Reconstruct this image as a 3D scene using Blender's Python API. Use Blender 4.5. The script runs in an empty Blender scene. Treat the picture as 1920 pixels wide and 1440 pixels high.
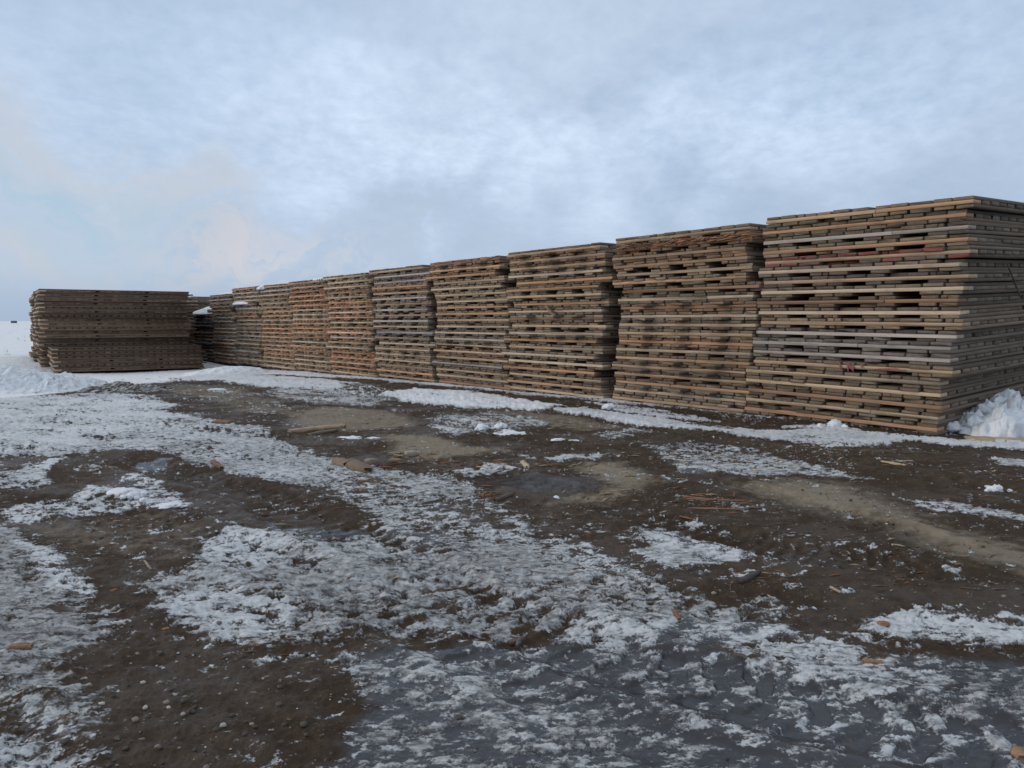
import bpy, math, random
import numpy as np
from mathutils import Vector, Matrix

random.seed(11)
RNG = np.random.default_rng(5)
S = bpy.context.scene
COL = S.collection
R = math.radians

# ------------------------------------------------------------------ camera
CAM_H = 1.35
F_PX = 1442.0
PITCH = math.atan((720 - 602) / F_PX)
cam_d = bpy.data.cameras.new('camera')
cam = bpy.data.objects.new('camera', cam_d)
COL.objects.link(cam)
cam.location = (0, 0, CAM_H)
cam.rotation_euler = (math.pi / 2 - PITCH, 0, 0)
cam_d.sensor_width = 36
cam_d.lens = F_PX / 1920 * 36
cam_d.clip_start = 0.05
cam_d.clip_end = 20000
S.camera = cam


def ray(px, py):
    u = (px - 960) / F_PX
    v = -(py - 720) / F_PX
    c, s = math.cos(PITCH), math.sin(PITCH)
    return np.array([u, c + v * s, -s + v * c])


def at(px, py, z=0.0):
    """ground point (height z) under a pixel of the photograph"""
    d = ray(px, py)
    k = (z - CAM_H) / d[2]
    return d[:2] * k


# ------------------------------------------------------------------ light
S.view_settings.view_transform = 'Standard'
S.view_settings.look = 'None'
S.view_settings.exposure = 0.02
S.view_settings.gamma = 1
SUN_AZ, SUN_EL = R(-95), R(14)
sun_d = bpy.data.lights.new('sun', 'SUN')
sun = bpy.data.objects.new('sun', sun_d)
COL.objects.link(sun)
sun_d.energy = 0.9
sun_d.angle = R(22)
sun_d.color = (1.0, 0.86, 0.72)
sv = Vector((math.sin(SUN_AZ) * math.cos(SUN_EL), math.cos(SUN_AZ) * math.cos(SUN_EL), math.sin(SUN_EL)))
sun.rotation_euler = sv.to_track_quat('Z', 'Y').to_euler()


class NT:
    """small helper to write node trees"""
    def __init__(self, tree):
        self.t = tree
        tree.nodes.clear()

    def n(self, typ, **kw):
        nd = self.t.nodes.new(typ)
        for k, v in kw.items():
            if k.startswith('i_'):
                key = k[2:]
                key = int(key) if key.isdigit() else key.replace('_', ' ')
                s = nd.inputs[key]
                if isinstance(v, bpy.types.NodeSocket):
                    self.t.links.new(v, s)
                else:
                    s.default_value = v
            else:
                setattr(nd, k, v)
        return nd

    def math(self, op, a, b=0.0, c=None, clamp=False):
        nd = self.n('ShaderNodeMath', operation=op, i_0=a, i_1=b)
        nd.use_clamp = clamp
        if c is not None:
            if isinstance(c, bpy.types.NodeSocket):
                self.t.links.new(c, nd.inputs[2])
            else:
                nd.inputs[2].default_value = c
        return nd.outputs[0]

    def vmath(self, op, a, b=(0, 0, 0)):
        nd = self.n('ShaderNodeVectorMath', operation=op, i_0=a, i_1=b)
        return nd.outputs['Value'] if op in ('DISTANCE', 'LENGTH', 'DOT_PRODUCT') else nd.outputs[0]

    def rng(self, v, a, b, c=0.0, d=1.0, smooth=True):
        nd = self.n('ShaderNodeMapRange', i_Value=v)
        if smooth:
            nd.interpolation_type = 'SMOOTHSTEP'
        nd.inputs['From Min'].default_value = a
        nd.inputs['From Max'].default_value = b
        nd.inputs['To Min'].default_value = c
        nd.inputs['To Max'].default_value = d
        return nd.outputs[0]

    def mix(self, f, a, b, blend='MIX'):
        nd = self.n('ShaderNodeMix', data_type='RGBA', blend_type=blend)
        for s, v in ((nd.inputs[0], f), (nd.inputs[6], a), (nd.inputs[7], b)):
            if isinstance(v, bpy.types.NodeSocket):
                self.t.links.new(v, s)
            else:
                s.default_value = v if isinstance(v, (int, float)) else (*v[:3], 1.0)
        return nd.outputs[2]

    def noise(self, vec, scale, detail=4, rough=0.55, dist=0.0, lac=2.0):
        nd = self.n('ShaderNodeTexNoise', i_Vector=vec)
        nd.inputs['Scale'].default_value = scale
        nd.inputs['Detail'].default_value = detail
        nd.inputs['Roughness'].default_value = rough
        nd.inputs['Distortion'].default_value = dist
        nd.inputs['Lacunarity'].default_value = lac
        return nd.outputs[0]

    def link(self, a, b):
        self.t.links.new(a, b)


# ------------------------------------------------------------------ world: Nishita sky behind a broken cloud deck
W = bpy.data.worlds.new('World')
S.world = W
W.use_nodes = True
t = NT(W.node_tree)
BG = 0.12
tc = t.n('ShaderNodeTexCoord').outputs['Generated']
dirn = t.vmath('NORMALIZE', tc)
sep = t.n('ShaderNodeSeparateXYZ', i_0=dirn)
zz = sep.outputs[2]
sky = t.n('ShaderNodeTexSky')
sky.sky_type = 'NISHITA'
sky.sun_disc = False
sky.sun_elevation = SUN_EL
sky.sun_rotation = SUN_AZ
zc = t.math('MAXIMUM', zz, 0.0)
den = t.math('ADD', zc, 0.30)
px_ = t.math('DIVIDE', sep.outputs[0], den)
py_ = t.math('DIVIDE', sep.outputs[1], den)
plane = t.n('ShaderNodeCombineXYZ', i_0=px_, i_1=py_, i_2=0.0).outputs[0]
map1 = t.n('ShaderNodeMapping', i_Vector=plane)
map1.inputs['Rotation'].default_value = (0, 0, R(14))
map1.inputs['Scale'].default_value = (0.8, 0.80, 1.0)
big = t.noise(map1.outputs[0], 1.1, 6, 0.55, 0.4)
mid = t.noise(map1.outputs[0], 3.4, 9, 0.60, 0.3)
map2 = t.n('ShaderNodeMapping', i_Vector=plane)
map2.inputs['Rotation'].default_value = (0, 0, R(-18))
map2.inputs['Scale'].default_value = (0.85, 0.72, 1.0)
rip = t.noise(map2.outputs[0], 24.0, 6, 0.6, 0.2)
warp = t.n('ShaderNodeTexNoise', i_Vector=dirn)
warp.inputs['Scale'].default_value = 7
warp.inputs['Detail'].default_value = 5
wv = t.vmath('SUBTRACT', warp.outputs['Color'], (0.5, 0.5, 0.5))
wsc = t.n('ShaderNodeVectorMath', operation='SCALE', i_0=wv)
wsc.inputs['Scale'].default_value = 0.30
dw = t.vmath('ADD', dirn, wsc.outputs[0])
dws = t.vmath('MULTIPLY', dw, (1, 1, 2.2))


def skydir(px, py):
    d = ray(px, py)
    d = d / np.linalg.norm(d)
    return (d[0], d[1], d[2] * 2.2)


# (where, angular size, radiance it adds): brighter and thinner parts of the cloud deck, one clear gap low in the west
BLOBS = [
    (880, 300, .20, (.11, .11, .115)), (720, 280, .17, (.10, .105, .11)), (1000, 340, .15, (.12, .13, .14)), (430, 330, .14, (.05, .05, .05)),
    (520, 250, .22, (.06, .065, .07)), (1450, 265, .16, (.14, .15, .16)), (1640, 180, .20, (.11, .12, .13)),
    (1250, 310, .12, (.08, .09, .10)), (1850, 90, .25, (.08, .085, .09)), (250, 170, .25, (.05, .055, .06)), (1130, 140, .3, (.06, .065, .07)),
    (700, 90, .28, (.04, .045, .05)), (90, 180, .2, (.05, .05, .05)),
    (1780, 330, .35, (-.05, -.05, -.045)), (1330, 190, .18, (-.08, -.08, -.075)), (620, 370, .22, (-.05, -.045, -.03)), (1150, 400, .25, (-.05, -.045, -.035)),
    (280, 60, .3, (-.05, -.035, -.015)), (1720, 40, .22, (-.10, -.09, -.075)), (480, 510, .12, (-.05, -.035, -.01)), (1000, 230, .12, (-.05, -.05, -.045)),
]
struct_n = t.math('ADD', t.math('MULTIPLY', t.math('SUBTRACT', big, 0.5), 0.62), t.math('MULTIPLY', t.math('SUBTRACT', mid, 0.5), 0.36))
ripm = t.math('MULTIPLY', t.math('SUBTRACT', rip, 0.5), t.rng(zz, 0.02, 0.22, 0.15, .48))
bright = t.math('ADD', t.math('ADD', struct_n, ripm), 0.42, clamp=True)
cloud = t.mix(bright, (.40, .51, .675), (.61, .72, .88))
acc = cloud
for bx_, by_, rad_, add_ in BLOBS:
    dist = t.vmath('DISTANCE', dws, skydir(bx_, by_))
    w_ = t.rng(dist, 0.0, rad_ * 1.6, 1.0, 0.0)
    neg = add_[0] < 0 and add_[2] < 0
    w2 = t.math('MULTIPLY', w_, t.rng(bright, 0.15, 0.7, 0.45, 1.15)) if not neg else w_
    sc = t.n('ShaderNodeVectorMath', operation='SCALE', i_0=add_)
    t.link(w2, sc.inputs['Scale'])
    acc = t.vmath('ADD', acc, sc.outputs[0])
mapw = t.n('ShaderNodeMapping', i_Vector=dw)
mapw.inputs['Scale'].default_value = (1.0, 1.0, 3.6)
streak = t.noise(mapw.outputs[0], 9.0, 7, .62, .4)
# low in the west: cream-lit cloud edges and gaps of clear sky between them
for bx_, by_, rad_, col_, k_ in ((110, 330, .12, (.60, .63, .69), .75), (330, 372, .10, (.58, .62, .69), .75), (20, 290, .12, (.56, .60, .68), .6), (500, 450, .08, (.70, .67, .70), .85), (400, 462, .08, (.62, .62, .68), .7),
                                 (150, 455, .11, (.60, .62, .68), .75), (290, 470, .09, (.59, .62, .69), .7), (660, 482, .10, (.60, .65, .74), .7), (30, 470, .10, (.56, .60, .68), .6),
                                 (60, 382, .095, (.41, .585, .75), .85), (190, 402, .08, (.43, .585, .745), .8), (300, 425, .06, (.45, .58, .73), .6), (800, 420, .1, (.43, .53, .68), .4)):
    dist = t.vmath('DISTANCE', dws, skydir(bx_, by_))
    w_ = t.math('MULTIPLY', t.rng(dist, 0.0, rad_ * 1.7, 1.0, 0.0), t.rng(streak, .40, .60, k_ * .12, k_))
    acc = t.mix(w_, acc, col_)
# pale band near the horizon
hz = t.rng(zz, 0.0, 0.075, 0.85, 0.0)
acc = t.mix(hz, acc, (.365, .485, .655))
# the deck is brightest overhead and towards the hidden sun, as under any overcast sky
zen = t.rng(zz, 0.40, 0.85, 1.0, 1.35)
sunside = t.rng(t.vmath('DOT_PRODUCT', dirn, (-0.93, -0.35, 0.12)), 0.72, 1.0, 1.0, 1.6)
acc = t.mix(t.rng(zz, 0.38, 0.7), acc, (1.13, 1.0, 0.84), 'MULTIPLY')   # thicker, greyer cloud overhead
gain = t.math('MULTIPLY', t.math('MULTIPLY', zen, sunside), 1.0 / BG)
gsc = t.n('ShaderNodeVectorMath', operation='SCALE', i_0=acc)
t.link(gain, gsc.inputs['Scale'])
final = t.mix(0.93, sky.outputs[0], gsc.outputs[0])
bgn = t.n('ShaderNodeBackground', i_Color=final)
bgn.inputs['Strength'].default_value = BG
out = t.n('ShaderNodeOutputWorld')
t.link(bgn.outputs[0], out.inputs[0])


# ------------------------------------------------------------------ numpy noise
def _hash(ix, iy, seed):
    h = (ix.astype(np.int64) * 374761393 + iy.astype(np.int64) * 668265263 + seed * 1442695041) & 0xFFFFFFFF
    h = ((h ^ (h >> 13)) * 1274126177) & 0xFFFFFFFF
    return (h ^ (h >> 16)) & 0xFFFFFFFF


def perlin(x, y, seed=0):
    ix = np.floor(x)
    iy = np.floor(y)
    fx = x - ix
    fy = y - iy
    u = fx * fx * fx * (fx * (fx * 6 - 15) + 10)
    v = fy * fy * fy * (fy * (fy * 6 - 15) + 10)

    def g(dx, dy):
        a = _hash(ix + dx, iy + dy, seed).astype(np.float64) * (2 * math.pi / 4294967296.0)
        return np.cos(a) * (fx - dx) + np.sin(a) * (fy - dy)
    a = g(0, 0) * (1 - u) + g(1, 0) * u
    b = g(0, 1) * (1 - u) + g(1, 1) * u
    return (a * (1 - v) + b * v) * 1.5


def fbm(x, y, f, octv, seed=0, gain=0.55):
    r = np.zeros_like(x)
    amp, tot = 1.0, 0.0
    for o in range(octv):
        r += amp * perlin(x * f + 17.3 * o, y * f - 9.1 * o, seed + o)
        tot += amp
        amp *= gain
        f *= 2.03
    return r / tot


def sstep(a, b, x):
    q = np.clip((x - a) / (b - a), 0, 1)
    return q * q * (3 - 2 * q)


# ------------------------------------------------------------------ ground: one sheet, mud, sand, ice and snow traced as areas of the yard
def inside(X, Y, poly, soft):
    """1 inside the outline, 0 outside, a soft rim about `soft` metres wide (grows with distance)"""
    p = np.array(poly)
    m = max(soft * 4, .6)
    sel = np.where((X > p[:, 0].min() - m) & (X < p[:, 0].max() + m) & (Y > p[:, 1].min() - m) & (Y < p[:, 1].max() + m))[0]
    res = np.zeros_like(X)
    if len(sel) == 0:
        return res
    x, y = X[sel], Y[sel]
    d2 = np.full(len(sel), 1e9)
    ins = np.zeros(len(sel), bool)
    n = len(p)
    for i in range(n):
        ax, ay = p[i]
        bx, by = p[(i + 1) % n]
        ex, ey = bx - ax, by - ay
        tt = np.clip(((x - ax) * ex + (y - ay) * ey) / (ex * ex + ey * ey + 1e-12), 0, 1)
        d2 = np.minimum(d2, (x - ax - tt * ex) ** 2 + (y - ay - tt * ey) ** 2)
        if by != ay:
            c = ((ay > y) != (by > y)) & (x < (bx - ax) * (y - ay) / (by - ay) + ax)
            ins ^= c
    d = np.sqrt(d2) * np.where(ins, 1, -1)
    res[sel] = sstep(-soft, soft, d)
    return res


# areas: outline in photograph pixels (dropped onto the ground), rim in metres, values for snow cover, cleanness, dry sand, clear ice
A = []


def area(poly, soft=.10, snow=None, clean=None, dry=None, ice=None, up=None):
    A.append(([tuple(at(*q)) for q in poly], soft, dict(snow=snow, clean=clean, dry=dry, ice=ice, up=up)))


# open snow field beyond the yard
area([(-3000, 612), (5000, 612), (5000, 690), (2400, 760), (1900, 795), (1760, 812), (1150, 752), (700, 703), (520, 690), (380, 690), (300, 705), (200, 720), (0, 742), (-1500, 760)], .35, snow=1.15, clean=1, dry=0)
# broad snowy sweep, upper left
area([(-900, 735), (0, 740), (180, 728), (290, 735), (330, 768), (430, 790), (490, 800), (530, 835), (620, 862), (700, 872), (760, 884), (850, 892), (900, 925), (960, 960), (1030, 1000), (1110, 1022),
      (1060, 1060), (940, 1030), (840, 1000), (700, 985), (690, 960), (640, 925), (560, 905), (470, 912), (400, 885), (290, 850), (130, 850), (0, 862), (-900, 880)], .14, snow=.74, clean=.55)
area([(-900, 735), (0, 740), (260, 735), (330, 772), (280, 800), (150, 835), (0, 850), (-900, 870)], .3, snow=.86, clean=.78)
area([(440, 800), (640, 870), (850, 900), (1000, 985), (900, 985), (760, 940), (600, 900), (450, 850)], .25, snow=.70, clean=.40)
area([(600, 905), (700, 890), (760, 930), (720, 960), (640, 935)], .12, snow=.34)
area([(860, 930), (930, 960), (960, 1000), (820, 985), (700, 965), (740, 935)], .15, snow=.5, clean=.45)
# second sweep, centre
area([(350, 1005), (420, 995), (480, 985), (620, 1012), (700, 990), (840, 1000), (960, 1012), (1050, 1040), (1180, 1075), (1320, 1110), (1450, 1118), (1510, 1150), (1400, 1172), (1260, 1185), (1150, 1215), (1020, 1205),
      (900, 1190), (760, 1205), (600, 1195), (410, 1195), (290, 1150), (250, 1090), (370, 1065)], .12, snow=.74, clean=.34)
area([(350, 1010), (470, 990), (560, 1010), (520, 1060), (420, 1075), (360, 1060)], .10, snow=.8, clean=.7)
area([(300, 1130), (420, 1100), (560, 1130), (540, 1180), (420, 1195)], .10, snow=.8, clean=.75)
area([(700, 985), (830, 990), (940, 1015), (900, 1045), (780, 1040), (690, 1010)], .15, snow=.5, clean=.5, ice=.6)
area([(560, 1060), (900, 1040), (1150, 1100), (1100, 1160), (760, 1170), (600, 1130)], .3, snow=.76, clean=.24)
area([(540, 1045), (610, 1050), (600, 1070), (545, 1065)], .05, snow=.15)
area([(700, 1042), (770, 1045), (750, 1062), (705, 1060)], .05, snow=.1)
area([(950, 1000), (1100, 1020), (1220, 1080), (1300, 1110), (1180, 1090), (1010, 1040)], .12, snow=.56, clean=.45)
# left strips
area([(-400, 1000), (60, 985), (170, 1110), (240, 1190), (130, 1260), (-400, 1280)], .14, snow=.66, clean=.12)
area([(40, 1010), (85, 1020), (180, 1110), (165, 1120), (100, 1105), (60, 1060)], .06, snow=.97, clean=.85)
area([(0, 955), (60, 940), (170, 920), (250, 945), (300, 945), (150, 970), (60, 985), (0, 980)], .08, snow=.72, clean=.8)
area([(150, 920), (270, 885), (340, 920), (360, 945), (260, 955), (190, 945)], .10, snow=.66, clean=.7, ice=.4)
area([(40, 880), (130, 855), (90, 895), (40, 905)], .06, snow=.75, clean=.8)
area([(-400, 890), (40, 885), (90, 900), (60, 915), (-400, 925)], .08, snow=.6, clean=.7)
area([(30, 985), (210, 965), (300, 950), (390, 985), (375, 1025), (350, 1055), (270, 1052), (150, 1030), (80, 1005)], .07, snow=-.05, dry=.42, clean=.7)
area([(-300, 860), (60, 850), (110, 852), (60, 880), (-300, 900)], .08, snow=.06)
area([(110, 885), (190, 860), (290, 852), (190, 885), (150, 912), (95, 905)], .08, snow=.08, dry=.3)
# purple-brown wet mud lens inside the sweep
area([(305, 885), (400, 882), (440, 895), (560, 912), (620, 940), (700, 965), (640, 985), (520, 997), (400, 975), (320, 925)], .08, snow=-.12, dry=0, ice=.40)
area([(520, 980), (640, 985), (700, 990), (600, 1008), (510, 1000)], .06, snow=.08, ice=.9)
area([(240, 868), (330, 862), (310, 885), (250, 882)], .06, snow=.2, ice=.9)
# lower left: slush, then dark ridged mud
area([(-400, 1270), (100, 1230), (210, 1300), (240, 1440), (260, 1700), (-400, 1700)], .16, snow=.48, clean=.25)
area([(-400, 1355), (60, 1350), (170, 1400), (210, 1500), (-400, 1700)], .2, snow=.86, clean=.6)
area([(230, 1195), (400, 1203), (520, 1212), (640, 1230), (700, 1290), (670, 1345), (690, 1400), (640, 1520), (280, 1520), (230, 1400), (200, 1290), (110, 1240)], .07, snow=-.16, dry=.06)
area([(430, 1235), (640, 1240), (690, 1290), (620, 1325), (480, 1310)], .10, snow=-.2, dry=.2)
area([(620, 1345), (650, 1340), (645, 1352), (615, 1355)], .02, snow=.9, clean=.9)
# lower right: wet dark ice with broken crust
area([(700, 1230), (900, 1210), (1200, 1200), (1460, 1240), (1700, 1230), (2400, 1260), (2600, 1700), (650, 1700), (660, 1400), (700, 1330)], .15, snow=.31, clean=.45, ice=.95, dry=0)
area([(660, 1240), (850, 1215), (930, 1270), (1080, 1330), (1300, 1440), (1350, 1560), (680, 1560), (700, 1400), (740, 1330)], .2, snow=.49, clean=.32, ice=.9)
area([(850, 1225), (980, 1215), (1120, 1250), (1180, 1290), (1040, 1290), (900, 1260)], .10, snow=.2, ice=1)
area([(1300, 1260), (1560, 1280), (1920, 1330), (1920, 1440), (1600, 1440), (1350, 1340)], .2, snow=.24, ice=1)
area([(1200, 1165), (1330, 1150), (1480, 1170), (1500, 1200), (1300, 1215), (1180, 1200)], .08, snow=.3, ice=.95)
area([(1340, 1210), (1550, 1200), (1700, 1225), (1650, 1260), (1400, 1240)], .08, snow=.4, ice=.2)
area([(1650, 1150), (1740, 1132), (1810, 1150), (1980, 1155), (2300, 1165), (2300, 1215), (1900, 1212), (1740, 1190), (1600, 1195)], .07, snow=.78, clean=.75)
area([(1100, 1155), (1250, 1175), (1210, 1215), (1100, 1215), (1020, 1200)], .06, snow=.78, clean=.6)
# icy sheets among the mud, right half
area([(1200, 832), (1290, 828), (1380, 838), (1440, 850), (1500, 870), (1560, 885), (1650, 902), (1500, 892), (1400, 892), (1262, 888), (1270, 868), (1235, 852)], .07, snow=.56, clean=.5, ice=.95)
area([(790, 782), (900, 772), (1000, 782), (1040, 800), (920, 803), (850, 820), (820, 800)], .10, snow=.5, clean=.5, ice=.9)
area([(1030, 857), (1080, 850), (1150, 846), (1110, 858), (1050, 864)], .04, snow=.7, clean=.6, ice=.9)
area([(850, 878), (950, 868), (985, 880), (880, 890)], .05, snow=.7, clean=.6, ice=.5)
area([(890, 900), (1000, 880), (1120, 892), (1150, 920), (1040, 930), (940, 922)], .3, snow=-.15, ice=.62)
area([(1690, 934), (1790, 943), (1930, 968), (1930, 978), (1750, 957)], .04, snow=.68, clean=.6, ice=.9)
area([(1195, 985), (1270, 990), (1330, 1018), (1420, 1035), (1420, 1048), (1310, 1062), (1225, 1050), (1230, 1015)], .05, snow=.58, clean=.65, ice=.9)
area([(1190, 1030), (1270, 1030), (1300, 1055), (1240, 1065)], .05, snow=.85, clean=.35, ice=.6)
area([(1440, 1033), (1480, 1035), (1475, 1050), (1445, 1048)], .03, snow=.8, clean=.8, ice=.5)
area([(1280, 972), (1325, 978), (1310, 986), (1280, 980)], .03, snow=.85, clean=.7)
area([(1350, 1065), (1405, 1072), (1390, 1085), (1355, 1078)], .03, snow=.7, clean=.7)
area([(1775, 1062), (1808, 1066), (1795, 1072), (1775, 1068)], .02, snow=.9, clean=.7)
area([(1420, 1030), (1560, 1010), (1620, 1060), (1480, 1095)], .3, snow=.0, ice=.5)
area([(1860, 862), (1960, 866), (1960, 882), (1880, 875)], .05, snow=.8, clean=.5)
area([(1100, 812), (1200, 800), (1240, 812), (1150, 822)], .06, snow=.42, clean=.4, ice=.5)
# pale dry sandy patches
area([(720, 818), (800, 815), (860, 838), (945, 843), (880, 856), (800, 858), (740, 848)], .35, dry=1.0)
area([(530, 770), (620, 758), (760, 770), (780, 800), (650, 806), (560, 795)], .25, dry=.7)
area([(1080, 872), (1170, 862), (1230, 905), (1130, 940), (1040, 948), (1060, 930), (1150, 915)], .3, dry=.9)
area([(1380, 912), (1480, 898), (1570, 908), (1700, 960), (1800, 1000), (1960, 1040), (1960, 1070), (1800, 1040), (1660, 975), (1500, 945)], .45, dry=.95)
area([(300, 715), (440, 716), (500, 735), (420, 745), (330, 735)], .3, snow=.08, dry=.55)
area([(380, 725), (520, 745), (560, 770), (470, 778), (400, 755)], .25, snow=.1, dry=.5)
area([(900, 765), (1060, 775), (1180, 800), (1080, 810), (960, 790)], .15, dry=.6)
area([(1480, 838), (1800, 850), (1960, 870), (1900, 858), (1640, 852)], .15, dry=.45)
# snow shovelled along the foot of the stacks
area([(380, 678), (480, 690), (600, 702), (700, 716), (730, 730), (660, 738), (560, 728), (470, 716), (400, 704), (330, 702)], .25, snow=1.1, clean=.85, up=0.045)
area([(500, 722), (640, 728), (740, 742), (700, 762), (580, 752), (520, 745)], .2, snow=.58, clean=.45, ice=.8)
area([(640, 712), (700, 716), (740, 728), (690, 738), (630, 730)], .1, snow=.35)
area([(712, 735), (780, 724), (880, 730), (960, 745), (1060, 762), (1000, 768), (880, 763), (780, 756)], .12, snow=1.15, clean=.95, up=0.050)
area([(1030, 766), (1100, 764), (1200, 778), (1320, 794), (1420, 806), (1500, 806), (1620, 818), (1700, 828), (1640, 838), (1500, 828), (1380, 815), (1230, 800), (1110, 782)], .08, snow=1.2, clean=.85, up=0.025)
area([(1300, 790), (1400, 800), (1360, 806), (1270, 797)], .05, snow=.35)
area([(1480, 812), (1560, 826), (1640, 842), (1560, 838), (1470, 826)], .05, snow=.75, clean=.8, up=0.010)
area([(1440, 798), (1560, 802), (1680, 818), (1790, 826), (1960, 830), (1960, 852), (1860, 846), (1720, 832), (1560, 812)], .07, snow=1.1, clean=.9, up=0.035)
area([(1100, 752), (1200, 762), (1300, 778), (1380, 790), (1300, 788), (1180, 772)], .06, snow=.8, clean=.8, up=0.020)


def ground_low(X, Y):
    """the broad lie of the yard"""
    r = np.hypot(X, Y)
    z = -0.24 * sstep(9, 30, r) + 0.24 * sstep(60, 400, r)
    z -= 0.20 * np.exp(-(((X + 13.0) / 5.0) ** 2 + ((Y - 27.0) / 4.5) ** 2))
    z += 0.035 * fbm(X, Y, .35, 3, 40) * sstep(1, 6, r)
    z += 0.12 * sstep(0, 4, (X - 6.2) * .766 + (Y - 9.0) * .643) * sstep(0.5, 3.0, X - 4.6)   # rises beside the nearest stack
    return z


def path_dist(X, Y, P):
    best = np.full(X.shape, 1e9)
    sd = np.full(X.shape, 1e3)
    sl = np.zeros(X.shape)
    acc = 0.0
    for a_, b_ in zip(P[:-1], P[1:]):
        e = b_ - a_
        L = float(np.hypot(*e))
        tt = np.clip(((X - a_[0]) * e[0] + (Y - a_[1]) * e[1]) / L ** 2, 0, 1)
        dx, dy = X - a_[0] - tt * e[0], Y - a_[1] - tt * e[1]
        d = np.hypot(dx, dy)
        m = d < best
        best = np.where(m, d, best)
        sd = np.where(m, d * np.sign(e[0] * dy - e[1] * dx), sd)
        sl = np.where(m, acc + tt * L, sl)
        acc += L
    return sd, sl


def smooth_path(px, n=8):
    c = np.array([at(*q) for q in px])
    for _ in range(3):
        c = np.concatenate([c[:1], np.stack([.75 * c[:-1] + .25 * c[1:], .25 * c[:-1] + .75 * c[1:]], 1).reshape(-1, 2), c[-1:]])
    return c


TRACKS = []
for px_, g_, d_, s_ in (
    ([(-300, 800), (250, 822), (640, 880), (900, 965), (1180, 1075), (1500, 1150), (2100, 1230)], 1.9, .034, 1.0),
    ([(-200, 960), (150, 1090), (420, 1250), (640, 1420), (760, 1600)], 1.7, .030, .8),
    ([(60, 1500), (400, 1370), (900, 1250), (1400, 1290), (2100, 1400)], 1.8, .022, .8),
    ([(300, 735), (560, 740), (760, 752), (1000, 790), (1300, 850), (1700, 930), (2100, 1040)], 1.8, .03, .7),
):
    P_ = smooth_path(px_)
    TRACKS.append(dict(p=P_, g=g_, d=d_, s=s_, len=float(np.hypot(*np.diff(P_, axis=0).T).sum())))


def ground_all(X, Y):
    shp = X.shape
    X = X.ravel().astype(float)
    Y = Y.ravel().astype(float)
    r = np.hypot(X, Y)
    near = r < 60
    ch = {k: np.zeros_like(X) for k in ('snow', 'clean', 'dry', 'ice', 'up')}
    ch['snow'][:] = np.where(near, -.10, 1.2)
    ch['clean'][:] = np.where(near, .55, 1)
    ch['dry'][:] = .12
    ch['ice'][:] = .06
    wob = np.minimum(r * .022, .35)
    wx = X + wob * (.9 * fbm(X, Y, .9, 4, 3) + .5 * fbm(X, Y, 5, 3, 4))
    wy = Y + wob * (.9 * fbm(X, Y, .9, 4, 7) + .5 * fbm(X, Y, 5, 3, 8))
    for poly, soft, vals in A:
        w = inside(wx, wy, poly, soft)
        if not w.any():
            continue
        for k, v in vals.items():
            if v is not None:
                ch[k] += (v - ch[k]) * w
    # ragged crust: thresholded noise, drawn out a little along the wheel tracks
    th, SW = R(18), R(-36)
    xs = (X * math.cos(th) + Y * math.sin(th)) * .6
    ys = -X * math.sin(th) + Y * math.cos(th)
    nz = fbm(xs, ys, 13.0, 5, 21, .80) / .165 * .9 + fbm(X * math.cos(SW) + Y * math.sin(SW), (-X * math.sin(SW) + Y * math.cos(SW)) * 3.2, .75, 4, 33, .6) / .2 * .55
    q = .5 + nz / 3.4
    soft_cov = np.clip(.5 + (ch['snow'] - q) * 1.15, 0, 1)
    cov = sstep(-.07, .07, ch['snow'] - q)
    lump = fbm(X, Y, 9, 4, 60, .6)
    fine = fbm(X, Y, 28, 3, 70, .6)
    rib = fbm(xs * 1.1 + .2 * lump, ys * 2.4, 2.6, 4, 80, .6)
    nearw = 1 - sstep(25, 60, r)
    mudw = (1 - cov) * (1 - .8 * ch['ice'])
    # wheel ruts in the dark mud, lower left
    rut = np.abs(np.mod((X * .35 + Y * .94) * 5.2 + 1.2 * fbm(X, Y, 1.5, 3, 90), 1) - .5) * 2
    ridged = inside(wx, wy, [tuple(at(*q_)) for q_ in [(0, 1200), (260, 1210), (430, 1280), (700, 1330), (700, 1500), (200, 1500), (-200, 1300)]], .25)
    # wheel tracks sweeping across the yard: shallow troughs with pushed-up rims and bar treads
    groove = np.zeros_like(X)
    for tr in TRACKS:
        dd, ll = path_dist(wx, wy, tr['p'])
        fade = sstep(0, .6, ll) * (1 - sstep(tr['len'] - .8, tr['len'], ll))
        for off in (-tr['g'] / 2, tr['g'] / 2):
            e = np.abs(dd - off)
            tw_ = 1 - sstep(.17, .25, e)
            rim = np.exp(-((e - .30) / .07) ** 2)
            bar_ = sstep(-.3, .5, np.sin((ll + .35 * np.abs(dd - off)) * 2 * math.pi / .135))
            z_ = .72 * fade * tr['d'] * (-tw_ * .9 + rim * .75 + tw_ * .55 * bar_)
            groove += z_
            ch['snow'] += fade * (rim * .07 - tw_ * .08 + tw_ * .30 * (bar_ - .5)) * tr['s']
    q_ = ch['snow'] - q
    soft_cov = np.clip(.5 + q_ * 1.15, 0, 1)
    cov = sstep(-.07, .07, q_)
    mudw = (1 - cov) * (1 - .8 * ch['ice'])
    z = ground_low(X, Y) + groove * nearw
    z += nearw * (mudw * (.013 * lump + .009 * fine) + cov * (.007 + .022 * np.maximum(rib, -.25) + .009 * lump + .012 * fine) * (1 - .45 * ch['ice']))
    z += ridged * mudw * (.022 * rut + .012 * rib)
    z += ch['up'] * (.6 + .75 * fbm(X, Y, 2.2, 4, 95)) * nearw + .03 * sstep(.02, .08, ch['up']) * fbm(X, Y, 7, 3, 97)
    z += (1 - nearw) * .15 * fbm(X, Y, .05, 3, 99)
    return z.reshape(shp), soft_cov.reshape(shp), {k: v.reshape(shp) for k, v in ch.items()}


def gz(x, y):
    z, _, _ = ground_all(np.array([x]), np.array([y]))
    return float(z[0])


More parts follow.
